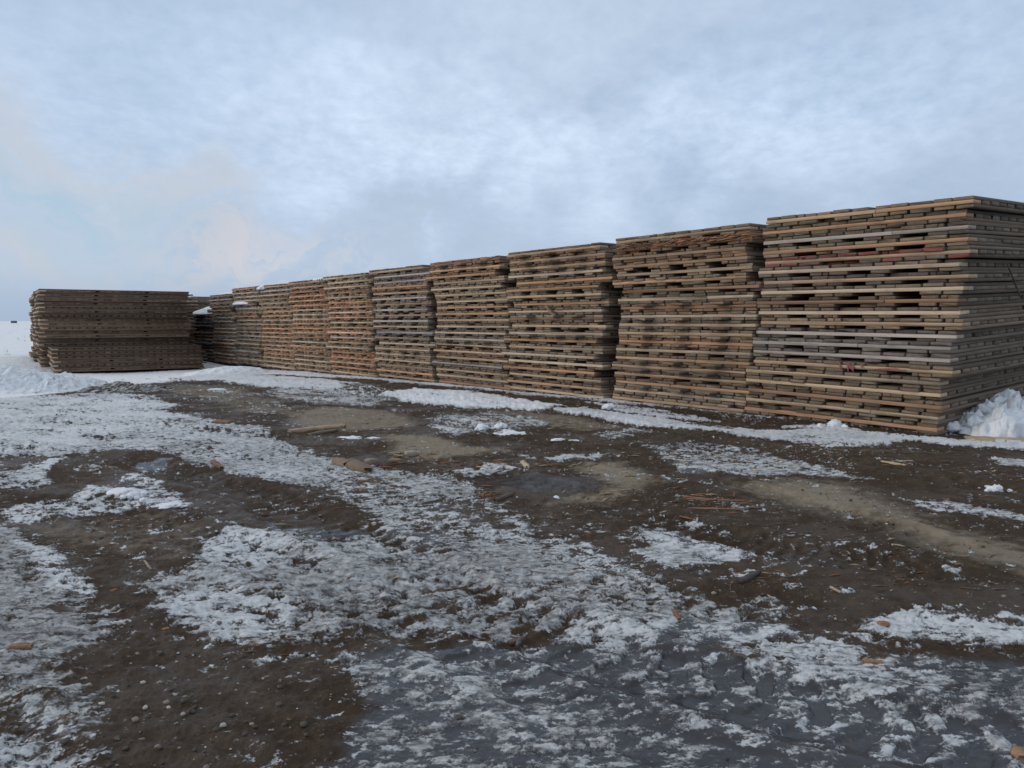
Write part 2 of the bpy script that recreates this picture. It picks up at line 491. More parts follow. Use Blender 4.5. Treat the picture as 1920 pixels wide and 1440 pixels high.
def mesh_obj(name, verts, faces, mat=None, parent=None, smooth=False):
    me = bpy.data.meshes.new(name)
    verts = np.asarray(verts, dtype=np.float32)
    faces = np.asarray(faces, dtype=np.int32)
    k = faces.shape[1]
    me.vertices.add(len(verts))
    me.vertices.foreach_set('co', verts.ravel())
    me.loops.add(faces.size)
    me.loops.foreach_set('vertex_index', faces.ravel())
    me.polygons.add(len(faces))
    me.polygons.foreach_set('loop_start', np.arange(0, faces.size, k, dtype=np.int32))
    me.polygons.foreach_set('loop_total', np.full(len(faces), k, dtype=np.int32))
    if smooth:
        me.polygons.foreach_set('use_smooth', np.ones(len(faces), dtype=bool))
    me.update(calc_edges=True)
    if mat:
        me.materials.append(mat)
    o = bpy.data.objects.new(name, me)
    COL.objects.link(o)
    if parent:
        o.parent = parent
    return o


def set_attr(o, name, data, typ='FLOAT_COLOR', dom='POINT'):
    at_ = o.data.attributes.new(name, typ, dom)
    at_.data.foreach_set('color' if typ == 'FLOAT_COLOR' else 'value', np.asarray(data, dtype=np.float32).ravel())


# --- ground material
def new_mat(name):
    m = bpy.data.materials.new(name)
    m.use_nodes = True
    return m, NT(m.node_tree)


def make_ground_mat():
    m, t = new_mat('yard_ground')
    pos = t.n('ShaderNodeNewGeometry').outputs['Position']
    at_ = t.n('ShaderNodeAttribute', attribute_name='cover')
    sepc = t.n('ShaderNodeSeparateColor', i_0=at_.outputs['Color'])
    snow, clean, dry = sepc.outputs
    ice = at_.outputs['Alpha']
    n_big = t.noise(pos, 1.3, 5, .6)
    n_mid = t.noise(pos, 9, 6, .65)
    n_fine = t.noise(pos, 60, 5, .7)
    n_grit = t.noise(pos, 170, 3, .7)
    stp = t.n('ShaderNodeMapping', i_Vector=pos)
    stp.inputs['Rotation'].default_value = (0, 0, R(-18))
    stp.inputs['Scale'].default_value = (.5, 1, 1)
    n_crust = t.noise(stp.outputs[0], 30, 5, .7, .12)
    mud = t.mix(n_big, (.030, .0195, .0125), (.067, .0445, .0285))
    mud = t.mix(t.rng(n_mid, .35, .7, 0, .8), mud, (.078, .052, .034))
    mud = t.mix(t.rng(n_fine, .5, .75, 0, .55), mud, (.028, .021, .016))
    mud = t.mix(t.rng(n_grit, .64, .8, 0, .4), mud, (.19, .15, .115))
    sand = t.mix(n_mid, (.18, .142, .102), (.28, .23, .17))
    sand = t.mix(t.rng(n_grit, .55, .75, 0, .6), sand, (.33, .29, .24))
    drym = t.rng(t.math('ADD', dry, t.math('MULTIPLY', t.math('SUBTRACT', n_mid, .5), .8)), .25, .85)
    base = t.mix(drym, mud, sand)
    icecol = t.mix(n_crust, (.009, .009, .012), (.046, .046, .053))
    icem = t.rng(t.math('ADD', ice, t.math('MULTIPLY', t.math('SUBTRACT', n_mid, .5), .7)), .3, .85)
    base = t.mix(icem, base, icecol)
    film = t.math('MULTIPLY', t.rng(snow, .20, .58), t.rng(n_crust, .3, .62, .35, 1.0))
    base = t.mix(t.math('MULTIPLY', film, .85), base, (.155, .157, .166))
    icem = t.math('MAXIMUM', icem, t.math('MULTIPLY', film, .8))
    dirty = t.mix(t.rng(n_crust, .3, .7), (.13, .127, .125), (.46, .46, .465))
    white = t.mix(n_mid, (.52, .535, .56), (.72, .735, .755))
    white = t.mix(t.rng(clean, .8, 1.0), white, t.mix(n_mid, (.72, .735, .76), (.84, .85, .87)))
    var = t.math('ADD', t.math('MULTIPLY', t.math('SUBTRACT', n_crust, .5), 1.7), t.math('MULTIPLY', t.math('SUBTRACT', n_big, .5), 1.3))
    cl = t.rng(t.math('ADD', clean, var), .15, .95)
    sn = t.mix(cl, dirty, white)
    brk = t.math('ADD', t.math('MULTIPLY', t.math('SUBTRACT', n_fine, .5), 1.5), t.math('MULTIPLY', t.math('SUBTRACT', n_crust, .5), 2.3))
    edge = t.math('ADD', snow, brk)
    sm = t.rng(edge, .34, .68)
    col = t.mix(sm, base, sn)
    wetm = t.rng(t.math('ADD', n_big, t.math('MULTIPLY', t.math('SUBTRACT', n_mid, .5), .5)), .42, .62)
    rough_mud = t.math('SUBTRACT', t.rng(n_mid, .3, .7, .70, .95), t.math('MULTIPLY', wetm, .34))
    rough = t.math('ADD', t.math('MULTIPLY', rough_mud, t.math('SUBTRACT', 1.0, icem)), t.math('MULTIPLY', icem, t.rng(n_fine, .3, .7, .10, .34)))
    rough = t.math('ADD', t.math('MULTIPLY', rough, t.math('SUBTRACT', 1.0, sm)), t.math('MULTIPLY', sm, .6))
    rough = t.math('MAXIMUM', rough, t.math('MULTIPLY', drym, .8))
    hgt = t.math('ADD', t.math('ADD', t.math('MULTIPLY', n_fine, .010), t.math('MULTIPLY', n_grit, .004)), t.math('MULTIPLY', sm, .006))
    hgt = t.math('ADD', hgt, t.math('MULTIPLY', n_mid, .012))
    bump = t.n('ShaderNodeBump', i_Height=hgt)
    bump.inputs['Distance'].default_value = 1.0
    t.link(t.math('SUBTRACT', .85, t.math('MULTIPLY', icem, t.math('MULTIPLY', t.math('SUBTRACT', 1.0, sm), .7))), bump.inputs['Strength'])
    b = t.n('ShaderNodeBsdfPrincipled', i_Base_Color=col, i_Roughness=rough, i_Normal=bump.outputs[0])
    t.link(t.math('ADD', t.math('ADD', .10, t.math('MULTIPLY', wetm, .14)), t.math('MULTIPLY', icem, .20)), b.inputs['Specular IOR Level'])
    o = t.n('ShaderNodeOutputMaterial')
    t.link(b.outputs[0], o.inputs[0])
    return m


def build_ground():
    mat = make_ground_mat()
    fine = np.linspace(R(-41), R(41), 1050)
    coarse_l = np.linspace(R(-180), R(-42), 90)
    coarse_r = np.linspace(R(42), R(180), 90)[:-1]
    az = np.concatenate([coarse_l, fine, coarse_r])
    inv = np.linspace(1 / 1.7, 1 / 45.0, 640)
    rr = np.concatenate([[.05, .4, .8, 1.2, 1.5], 1 / inv, np.geomspace(47, 9000, 46)])
    AZ, RR = np.meshgrid(az, rr)
    X, Y = RR * np.sin(AZ), RR * np.cos(AZ)
    z, cov, ch = ground_all(X, Y)
    n, mcol = X.shape
    v = np.stack([X, Y, z], -1).reshape(-1, 3)
    i = np.arange(n - 1)[:, None] * mcol
    j = np.arange(mcol)[None, :]
    j2 = (j + 1) % mcol
    faces = np.stack([i + j, i + mcol + j, i + mcol + j2, i + j2], -1).reshape(-1, 4)[:, ::-1]
    o = mesh_obj('ground', v, faces, mat, smooth=True)
    cov4 = np.stack([cov, np.clip(ch['clean'], 0, 1), np.clip(ch['dry'], 0, 1), np.clip(ch['ice'], 0, 1)], -1)
    set_attr(o, 'cover', cov4.reshape(-1, 4))
    o['kind'] = 'structure'
    return o


build_ground()


# ------------------------------------------------------------------ materials for timber and snow
def make_wood(name, stretch, bump=.5):
    m, t = new_mat(name)
    oc = t.n('ShaderNodeTexCoord').outputs['Object']
    rnd = t.n('ShaderNodeObjectInfo').outputs['Random']
    off = t.math('MULTIPLY', rnd, 97.0)
    comb = t.n('ShaderNodeCombineXYZ', i_0=off, i_1=off, i_2=off).outputs[0]
    p = t.vmath('ADD', oc, comb)
    ps = t.vmath('MULTIPLY', p, stretch)
    tint = t.n('ShaderNodeAttribute', attribute_name='tint').outputs['Color']
    g1 = t.noise(ps, 26, 5, .65, .6)
    g2 = t.noise(ps, 110, 4, .7)
    st = t.noise(p, 2.6, 5, .62)
    gr = t.noise(p, 11, 4, .6)
    col = t.mix(t.rng(g1, .3, .75, 0, .75), tint, (.62, .58, .55), 'MULTIPLY')
    col = t.mix(t.rng(g2, .5, .8, 0, .6), col, (.55, .52, .5), 'MULTIPLY')
    col = t.mix(t.rng(st, .5, .75, 0, .4), col, (.50, .46, .44), 'MULTIPLY')
    col = t.mix(t.rng(gr, .55, .8, 0, .35), col, (.16, .155, .15))
    h = t.math('ADD', t.math('MULTIPLY', g1, .004), t.math('MULTIPLY', g2, .002))
    bmp = t.n('ShaderNodeBump', i_Height=h)
    bmp.inputs['Strength'].default_value = bump
    bmp.inputs['Distance'].default_value = 1.0
    b = t.n('ShaderNodeBsdfPrincipled', i_Base_Color=col, i_Roughness=.85, i_Normal=bmp.outputs[0])
    o = t.n('ShaderNodeOutputMaterial')
    t.link(b.outputs[0], o.inputs[0])
    return m


WOOD_LONG = make_wood('weathered_plank', (1, .06, 1))
WOOD_CROSS = make_wood('weathered_cross_plank', (.06, 1, 1))
WOOD_BIT = make_wood('splintered_wood', (.15, 1, 1))


def make_snow(name, white=(.74, .765, .80), dirt=.35, soil=(.36, .34, .32), lo=.5):
    m, t = new_mat(name)
    p = t.n('ShaderNodeNewGeometry').outputs['Position']
    n1 = t.noise(p, 6, 5, .6)
    n2 = t.noise(p, 45, 5, .7)
    col = t.mix(t.rng(n1, lo, lo + .25, 0, dirt), white, soil)
    col = t.mix(t.rng(n2, .62, .8, 0, dirt), col, (.45, .43, .41))
    h = t.math('ADD', t.math('MULTIPLY', n2, .012), t.math('MULTIPLY', n1, .03))
    bmp = t.n('ShaderNodeBump', i_Height=h)
    bmp.inputs['Strength'].default_value = .7
    bmp.inputs['Distance'].default_value = 1.0
    b = t.n('ShaderNodeBsdfPrincipled', i_Base_Color=col, i_Roughness=.6, i_Normal=bmp.outputs[0])
    b.inputs['Subsurface Weight'].default_value = .0
    o = t.n('ShaderNodeOutputMaterial')
    t.link(b.outputs[0], o.inputs[0])
    return m


SNOW = make_snow('packed_snow')
SNOW_DIRTY = make_snow('dirty_snow', (.42, .41, .40), .9, (.07, .055, .042), .38)


# ------------------------------------------------------------------ timber mats
TH = 0.139                 # a mat is three plies of rough plank
MW = 2.67                  # width across the front
ML = 5.20                  # length into the row
PL = 0.0445
TINTS = {
    't': (.52, .37, .24), 'o': (.55, .325, .19), 'g': (.50, .44, .385), 'b': (.36, .21, .13), 'y': (.56, .42, .275),
    'l': (.60, .465, .33), 'd': (.38, .275, .185), 'r': (.27, .082, .07), 'k': (.17, .155, .15),  # last tint: gap shade painted on the short stack's cross planks
}
ENDS = {
    'grey': (.196, .152, .106), 'brown': (.215, .124, .072), 'slate': (.150, .128, .112), 'warm': (.265, .140, .078), 'olive': (.215, .158, .102), 'rust': (.30, .132, .066), 'gap_shade': (.07, .058, .048),  # last entry: shade of the gap put into the short stack's plank ends
}

OCT = None


def boxes(name, bx, tints, mat, parent, bevel=.007, jit=.003, rough=True, tint_end=None):
    """bx: rows x0,x1,y0,y1,z0,z1; one mesh of chamfered planks with slightly uneven ends; tints per box, tint_end for the two end faces in y"""
    bx = np.asarray(bx, float)
    n = len(bx)
    x0, x1, y0, y1, z0, z1 = bx.T
    if rough:
        b = bevel * (.4 + 1.2 * RNG.random(n))
        xs = np.stack([x0 + b, x1 - b, x1, x1, x1 - b, x0 + b, x0, x0], 1)
        zs = np.stack([z0, z0, z0 + b, z1 - b, z1, z1, z1 - b, z0 + b], 1)
        cx, cz = (x0 + x1)[:, None] / 2, (z0 + z1)[:, None] / 2
        dx, dz = (x1 - x0)[:, None], (z1 - z0)[:, None]
        e = b[:, None] * .8
        sx, sz = 1 - 2 * e / dx, 1 - 2 * e / dz
        rings = []
        for (yy, shrink, sg) in ((y0, True, 1), (y0 + b, False, 0), (y1 - b, False, 0), (y1, True, -1)):
            X = cx + (xs - cx) * (sx if shrink else 1)
            Z = cz + (zs - cz) * (sz if shrink else 1)
            Yv = np.repeat(yy[:, None], 8, 1)
            rings.append(np.stack([X, Yv, Z], -1))
        V = np.stack(rings, 1)                                 # n,4,8,3
        tw = RNG.normal(0, 1, (n, 4, 1, 3)) * np.array([jit * .6, 0, jit * .35])
        V = V + tw
        V[:, 0, :, 1] += RNG.normal(0, jit * 1.2, (n, 8))
        V = V.reshape(n * 32, 3)
        f = []
        for r_ in range(3):
            for k in range(8):
                k2 = (k + 1) % 8
                f.append((r_ * 8 + k, r_ * 8 + k2, (r_ + 1) * 8 + k2, (r_ + 1) * 8 + k))
        caps = [(0, 7, 6, 1), (1, 6, 5, 2), (2, 5, 4, 3)]
        # end caps as three quads each
        f += [(c[0], c[1], c[2], c[3]) for c in caps]
        f += [(24 + c[3], 24 + c[2], 24 + c[1], 24 + c[0]) for c in caps]
        f = np.array(f)
        isend = np.array([0] * 24 + [1] * 6)
        Fc = (f[None] + (np.arange(n) * 32)[:, None, None]).reshape(-1, 4)
        per = 30
    else:
        V = np.stack([np.stack([x, y, z], -1) for x, y, z in
                      ((x0, y0, z0), (x1, y0, z0), (x1, y0, z1), (x0, y0, z1), (x0, y1, z0), (x1, y1, z0), (x1, y1, z1), (x0, y1, z1))], 1)
        V = V + RNG.normal(0, jit * .5, V.shape)
        V = V.reshape(n * 8, 3)
        f = np.array([(0, 1, 2, 3), (5, 4, 7, 6), (4, 0, 3, 7), (1, 5, 6, 2), (3, 2, 6, 7), (4, 5, 1, 0)])
        isend = np.array([1, 1, 0, 0, 0, 0])
        Fc = (f[None] + (np.arange(n) * 8)[:, None, None]).reshape(-1, 4)
        per = 6
    o = mesh_obj(name, V, Fc, mat, parent)
    tt = np.repeat(np.asarray(tints, float)[:, None, :], per, 1)
    if tint_end is not None:
        te = np.repeat(np.asarray(tint_end, float)[:, None, :], per, 1)
        tt = np.where(isend[None, :, None] > 0, te, tt)
    col = np.concatenate([tt, np.ones((n, per, 1))], -1)
    set_attr(o, 'tint', col.reshape(-1, 4), 'FLOAT_COLOR', 'FACE')
    return o


def vary(c, n, s=.14, h=.02):
    c = np.asarray(c, float)
    k = 1 + RNG.normal(0, s, (n, 1))
    d = RNG.normal(0, h * .5, (n, 1)) * np.array([1, .1, -1.2])
    return np.clip(c[None] * np.clip(k, .55, 1.6) * (1 + d), .01, .9)


def build_mat(root, ends='grey', cross='t', bottom='v', top='f', near=True, red=None, gapped=None, side=(.19, .148, .112), split_o=False, frayed=False, length=None):
    L_ = length or ML
    nb = random.choice([10, 11, 11] if near else [11, 11, 12])
    slots = {10: [2, 5, 7], 11: [2, 5, 8], 12: [2, 6, 9]}[nb]
    ec = np.array(ENDS[ends]) * RNG.uniform(.88, 1.5)

    def layer(name, z0, z1, state, redset):
        gaps = RNG.uniform(.018, .040, nb + 1)
        wid = RNG.uniform(.9, 1.1, nb)
        for s_ in slots:
            wid[s_] *= 1.2
        wid *= (MW - gaps[1:-1].sum()) / wid.sum()
        x = -MW / 2
        bx = []
        for k in range(nb):
            y0 = RNG.normal(0, .008) + (.02 * RNG.random() if RNG.random() < .3 else 0)
            y1 = L_ + RNG.normal(0, .01)
            if k in slots:
                if state == 'v':
                    y0 += .7
                    y1 += .26
                elif state == 'p':
                    y0 -= RNG.uniform(.14, .21)
                    y1 -= .3
            if RNG.random() < .08 and state != 'p':
                y0 += RNG.uniform(.03, .13)
            zj = RNG.normal(0, .0016)
            za, zb = z0 + zj + .001, z1 + zj - .0035 * RNG.random()
            if near and RNG.random() < .10 and not (state == 'v' and k in slots):      # a split plank reads as two
                c_ = x + wid[k] * RNG.uniform(.3, .7)
                bx.append((x, c_ - .003, y0, y1, za, zb))
                bx.append((c_ + .003, x + wid[k], y0 + RNG.normal(0, .01), y1, za, zb - .002))
            else:
                bx.append((x, x + wid[k], y0, y1, za, zb))
            x += wid[k] + gaps[k + 1]
        n = len(bx)
        te = vary(ec, n, .15, .06)
        te *= RNG.choice([1, 1, 1, .72], n)[:, None]
        if not near:
            te *= RNG.uniform(.85, 1.1)
        ts = vary(side, n, .16, .04)
        if redset is not None:
            for k in range(n):
                if k in redset:
                    te[k] = np.array(TINTS['r']) * RNG.uniform(.75, 1.15)
        if frayed:
            for k in range(0, 2):
                te[k] *= 1.2
        return boxes(name, bx, ts, WOOD_LONG, root, .005 if near else .006, .005, near, te)

    layer('bottom_layer', 0.0, PL, bottom, red and red.get('bottom'))
    layer('top_layer', TH - PL - .004, TH - .004, top, red and red.get('top'))
    # cross ply: planks across the width, the front one long in view
    z0, z1 = PL + .001, TH - PL - .005
    bx, tn = [], []
    if gapped is None:
        gapped = RNG.random() < .55
    n = 21
    gap = .045 if gapped else .006
    w = (L_ - .004 - gap * (n - 1)) / n
    y = .0
    half = MW / 2
    for k in range(n):
        xl, xr = -half + RNG.normal(0, .006), half + RNG.normal(0, .006)
        w_ = w
        if not gapped and k in (7, 14):
            w_ = w - .11
        if k == 0:
            fy = RNG.normal(-.004, .008)
            c = np.array(TINTS[cross])
            if split_o or RNG.random() < .35:
                sx = half * RNG.uniform(-.2, .45)
                bx.append((xl, sx - .004, fy, y + w_, z0, z1))
                bx.append((sx + .004, xr, fy + RNG.normal(0, .004), y + w_, z0, z1 - .001))
                tn += [vary(c, 1, .08, .03)[0], np.array(TINTS['o']) * 1.05 if split_o else vary(c * .92, 1, .1, .04)[0]]
            else:
                bx.append((xl, xr, fy, y + w_, z0, z1))
                tn.append(vary(c, 1, .09, .03)[0])
        else:
            bx.append((xl, xr, y, y + w_, z0, z1))
            tn.append(vary(side, 1, .2, .05)[0])
        y += w + gap
    boxes('cross_layer', bx, tn, WOOD_CROSS, root, .004, .003, near)


ROW_A = R(38)
AX = np.array([-math.sin(ROW_A), math.cos(ROW_A)])        # along the row, away to the left
BX = np.array([math.cos(ROW_A), math.sin(ROW_A)])         # into the row
ROT = math.atan2(-AX[1], -AX[0])
P0 = at(1775, 818)


def s_of(px, z):
    u = (px - 960) / F_PX
    c = math.cos(PITCH)
    k = -(z - CAM_H) * math.sin(PITCH)
    return (u * (P0[1] * c + k) - P0[0]) / (AX[0] - u * AX[1] * c)


ORD = ['topmost', 'second', 'third', 'fourth', 'fifth', 'sixth', 'seventh', 'eighth', 'ninth', 'tenth', 'eleventh', 'twelfth', 'thirteenth', 'fourteenth',
       'fifteenth', 'sixteenth', 'seventeenth', 'eighteenth', 'nineteenth', 'twentieth']
CROSSWORD = {'t': 'tan', 'o': 'orange', 'g': 'pale grey', 'b': 'brown', 'y': 'yellowish', 'l': 'light', 'd': 'dull', 'r': 'red', 'k': 'dark'}
GROUP_ROW = 'timber mats stacked in the long row'
GROUP_PILE = 'timber mats stacked in the separate pile'


def mat_thing(s_right, depth, z, yaw, label, group, tilt=(0, 0), **kw):
    e = bpy.data.objects.new('timber_mat', None)
    e.empty_display_size = .2
    COL.objects.link(e)
    p = P0 + AX * (s_right + MW / 2) + BX * depth
    e.location = (p[0], p[1], z)
    e.rotation_euler = (tilt[0], tilt[1], ROT + yaw)
    e['label'] = label
    e['category'] = 'timber mat'
    e['group'] = group
    build_mat(e, **kw)
    return e


# right-hand ends (or, for some stacks, left-hand ends) of the pale cross planks, row by row from the top
S1R = [1380 + q / 2.88 for q in (1290, 1245, 1252, 1255, 1262, 1215, 1252, 1228, 1202, 1208, 1225, 1183, 1163, 1155, 1178, 1107, 1105, 1118, 1093, 1080)]
S2R = [1100 + q / 3.6 for q in (1108, 1120, 1080, 1085, 1112, 1080, 1165, 1122, 1172, 1147, 1145, 1130, 1125, 1105, 1105, 1062, 1080, 1090, 1085, 1082)]
S3R = [780 + q / 4 for q in (1378, 1420, 1415, 1395, 1465, 1375, 1410, 1437, 1388, 1402, 1425, 1410, 1357, 1403, 1365, 1412, 1338, 1385, 1385, 1403)]
S4L = [780 + q / 4 for q in (105, 105, 80, 130, 108, 165, 157, 150, 150, 160, 160, 140, 135, 145, 125, 160, 165, 157, 170, 190)]
S5L = [480 + q / 5.333 for q in (1135, 1195, 1170, 1165, 1175, 1165, 1200, 1170, 1205, 1180, 1172, 1215, 1187, 1230, 1190, 1195, 1200, 1215, 1215, 1225)]
S6L = [480 + q / 5.333 for q in (668, 715, 690, 700, 690, 735, 740, 740, 738, 740, 730, 725, 745, 715, 702, 745, 760, 750, 755, 765)]
S7L = [480 + q / 5.333 for q in (350, 345, 345, 360, 355, 390, 390, 400, 395, 395, 410, 412, 405, 395, 385, 390, 400, 395, 395, 400)]
S8L = [480 + q / 5.333 for q in (45, 50, 65, 60, 40, 90, 100, 85, 85, 95, 90, 95, 80, 75, 85, 80, 78, 85, 90, 95)]

STACKS = [
    dict(name='the tall nearest stack', px=S1R, side='R', z0=0.0, rows=20, cross='togotltlblygggtlybyo'.replace('yggg', 'dggg')[:20],
         ends='grey grey grey grey grey grey slate grey olive grey olive slate slate slate olive grey olive olive grey grey'.split(), near=True, tilt=(R(2.2), R(.5))),
    dict(name='the second nearest stack', px=S2R, side='R', z0=-.03, rows=20, cross='txdddoblblttolttgolt'.replace('x', 'b').replace('g', 't'),
         ends='grey brown brown brown olive grey olive grey brown grey grey olive brown grey brown grey brown grey grey olive'.split(), near=True, tilt=(R(.6), R(.0))),
    dict(name='the third nearest stack', px=S3R, side='R', z0=-.06, rows=20, cross='tttlootolbllollloltl',
         ends='brown brown brown grey brown grey grey olive grey grey brown olive grey olive grey olive brown olive brown grey'.split(), near=True, tilt=(0, 0)),
    dict(name='the fourth nearest stack', px=S4L, side='L', z0=-.09, rows=20, cross='btodltlootllglltgttg'[:19] + 'b',
         ends='warm warm brown olive olive grey olive olive grey grey olive slate grey grey brown olive grey olive slate brown'.split(), near=True, tilt=(0, 0)),
    dict(name='the fifth nearest stack', px=S5L, side='L', z0=-.11, rows=20, cross='tggotldgdglgdlylydod',
         ends='grey slate slate brown brown slate grey olive grey slate grey slate slate olive grey olive olive olive olive brown'.split(), near=True, tilt=(0, 0)),
    dict(name='the sixth nearest stack', px=S6L, side='L', z0=-.15, rows=20, cross='lyldtotloytlgtlbotot', ends='olive olive olive warm olive warm rust warm brown olive warm rust brown warm grey rust rust warm warm olive'.split(), near=False, tilt=(0, 0)),
    dict(name='the orange-toned seventh stack', px=S7L, side='L', z0=-.19, rows=20, cross='toboootlltotbltboltt', ends='brown slate rust rust warm rust brown grey warm warm rust brown warm grey rust olive olive grey olive grey'.split(), near=False, tilt=(0, 0)),
    dict(name='the eighth stack', px=S8L, side='L', z0=-.22, rows=20, cross='tgldttttltoyttltottl', ends='brown slate brown olive grey olive warm warm warm olive rust rust warm warm warm warm warm olive olive olive'.split(), near=False, tilt=(0, 0)),
    dict(name='the ledged ninth stack', px=[441, 436, 447, 449, 430, 449, 443, 435, 445, 447, 447, 446, 445, 446, 444, 443, 437, 441, 447, 449], side='L', z0=-.22, rows=20, cross='olgtdgdolldtgtltgdlt',
         ends='warm slate slate olive slate grey olive rust olive olive olive grey olive grey olive grey olive olive olive olive'.split(), near=False, tilt=(0, 0)),
    dict(name='the tenth stack', px=[392, 391, 394, 393, 398, 400, 398, 402, 400, 403, 401, 402, 405, 403, 404, 402, 405, 408, 406], side='L', z0=-.26, rows=19, cross='dgtdtdgtdltdgttdltd',
         ends='slate slate olive olive grey olive olive slate olive olive grey olive olive warm grey rust brown olive brown'.split(), near=False, tilt=(0, 0)),
]

S1_RED = {4: {'top': {0, 1, 2, 3, 4, 5, 6, 7, 8, 9, 10}, 'bottom': {0, 1, 3, 4, 6, 9, 10}}}
FING = {  # stack index -> row -> (bottom, top): v open slots, p protruding tongues, f flush
    0: {0: ('f', 'f'), 10: ('v', 'f')},
    1: {9: ('p', 'f'), 10: ('p', 'f'), 11: ('p', 'f'), 12: ('p', 'f'), 13: ('v', 'f'), 14: ('p', 'f'), 15: ('p', 'f'), 16: ('v', 'f'), 17: ('p', 'f'), 8: ('f', 'p'), 2: ('f', 'f')},
    2: {0: ('p', 'f'), 1: ('p', 'f'), 2: ('p', 'f'), 4: ('f', 'f'), 9: ('f', 'p'), 8: ('f', 'f'), 14: ('f', 'f')},
    3: {0: ('p', 'f'), 1: ('v', 'f'), 3: ('f', 'f'), 9: ('f', 'f'), 18: ('f', 'f')},
    4: {1: ('f', 'f'), 2: ('f', 'f'), 17: ('f', 'f')},
}
MATS = {}
prev = None


def describe(row, rows, st, kw):
    bits = []
    if kw.get('red'):
        return 'red painted timber mat, %s from the top of %s' % (ORD[row], st)
    w = CROSSWORD[kw['cross']]
    sh = {'v': 'open slots', 'p': 'jutting tongues', 'f': 'flush planks'}[kw['bottom']]
    where = ('topmost on %s' % st) if row == 0 else ('bottom of %s' % st) if row == rows - 1 else '%s down in %s' % (ORD[row], st)
    return '%s-edged timber mat with %s, %s' % (w, sh, where)


for si, st in enumerate(STACKS):
    rows = st['rows']
    ss = []
    for i in range(rows):
        z = st['z0'] + (rows - 1 - i + .5) * TH
        s = s_of(st['px'][i], z)
        s = s if st['side'] == 'R' else s - MW
        if prev:
            s = max(s, prev[min(i, len(prev) - 1)] + MW + .012)
        ss.append(s)
    prev = ss
    for i in range(rows):
        z = st['z0'] + (rows - 1 - i) * TH
        cr = st['cross'][i]
        fg = FING.get(si, {}).get(i)
        if fg is None:
            fg = (random.choices('vfp', (.82, .14, .04))[0], random.choices('fv', (.93, .07))[0])
        kw = dict(ends=st['ends'][i], cross=cr, bottom=fg[0], top=fg[1], near=st['near'])
        if si == 0:
            kw['red'] = S1_RED.get(i)
            kw['split_o'] = i == 0
        lab = describe(i, rows, st['name'], kw)
        if si == 1 and i == 1:
            lab = 'rotten timber mat with shredded orange edge near the top of the second nearest stack'
        if si == 0 and i == 14:
            lab = 'timber mat with red paint scrawl on its edge, low in the tall nearest stack'
        dj = random.gauss(0, .018)
        # the stack leans as one body about its foot
        ta, tb = st['tilt']
        h_ = z - st['z0']
        dj += -math.sin(ta) * h_ * .0
        m_ = mat_thing(ss[i], dj, z, R(random.gauss(0, .25)), lab, GROUP_ROW, tilt=(ta + R(random.gauss(0, .08)), tb + R(random.gauss(0, .06))), **kw)
        MATS[(si, i)] = m_

# short stack in the gap and the last tall stack behind it
for si, (name, pxl, rows, z0) in enumerate((('the short snow-capped stack', 345, 14, -.30), ('the last far stack', 330, 20, -.38))):
    for i in range(rows):
        z = z0 + (rows - 1 - i) * TH
        s = s_of(pxl + random.gauss(0, 3), z + .07) - MW if si == 0 else prev[-1] + MW * 2.08 + random.gauss(0, .05)
        kw = dict(ends='gap_shade' if si == 0 else random.choice(['grey', 'olive', 'slate']), cross=random.choice('kkbd' if si == 0 else 'tgdlb'), bottom=random.choice('vvf'), top='f', near=False, side=(.07, .058, .048) if si == 0 else (.25, .2, .15))  # short stack: shade between pile and row painted into ends, edges and sides
        if si == 0:
            s = prev[-1] + MW + .1 + random.uniform(0, .15)
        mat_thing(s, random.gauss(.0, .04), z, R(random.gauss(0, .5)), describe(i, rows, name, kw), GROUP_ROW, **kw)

# separate pile, a parallel row further left whose long flank faces the camera
PILE_C = ray(74, 640)
PILE_C = PILE_C[:2] / PILE_C[1] * 25.7
PYAW = R(-5)
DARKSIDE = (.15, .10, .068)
for ci, (name, rows) in enumerate((('the separate pile', 20), ('the pile\'s middle stack', 20), ('the pile\'s third stack back', 20), ('the pile\'s rear stack', 19))):
    for i in range(rows):
        z = -.35 + (rows - 1 - i) * TH
        low = ci == 0 and i >= rows - 6
        along = ci * (MW + .12) + random.gauss(0, .025) - (.5 if low else 0)
        into = random.gauss(0, .05) + (.30 if low else 0) + (random.gauss(0, .05) if ci else 0)
        ca_, sa_ = math.cos(PYAW), math.sin(PYAW)
        pax, pbx = np.array([AX[0] * ca_ - AX[1] * sa_, AX[0] * sa_ + AX[1] * ca_]), np.array([BX[0] * ca_ - BX[1] * sa_, BX[0] * sa_ + BX[1] * ca_])
        ctr = PILE_C + pax * (along + MW / 2) + pbx * into
        rel = ctr - P0
        s, d = float(rel @ AX) - MW / 2, float(rel @ BX)
        kw = dict(ends=random.choice(['grey', 'olive', 'grey', 'slate']), cross=random.choice('tgdlt'), bottom=random.choice('vvf'), top='f', near=False,
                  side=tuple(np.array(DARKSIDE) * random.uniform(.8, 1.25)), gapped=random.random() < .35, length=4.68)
        lab = describe(i, rows, name, kw)
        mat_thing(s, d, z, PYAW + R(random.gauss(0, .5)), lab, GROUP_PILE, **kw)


# ------------------------------------------------------------------ helpers for loose things
def tag(o, label, cat, group=None):
    o['label'] = label
    o['category'] = cat
    if group:
        o['group'] = group
    return o


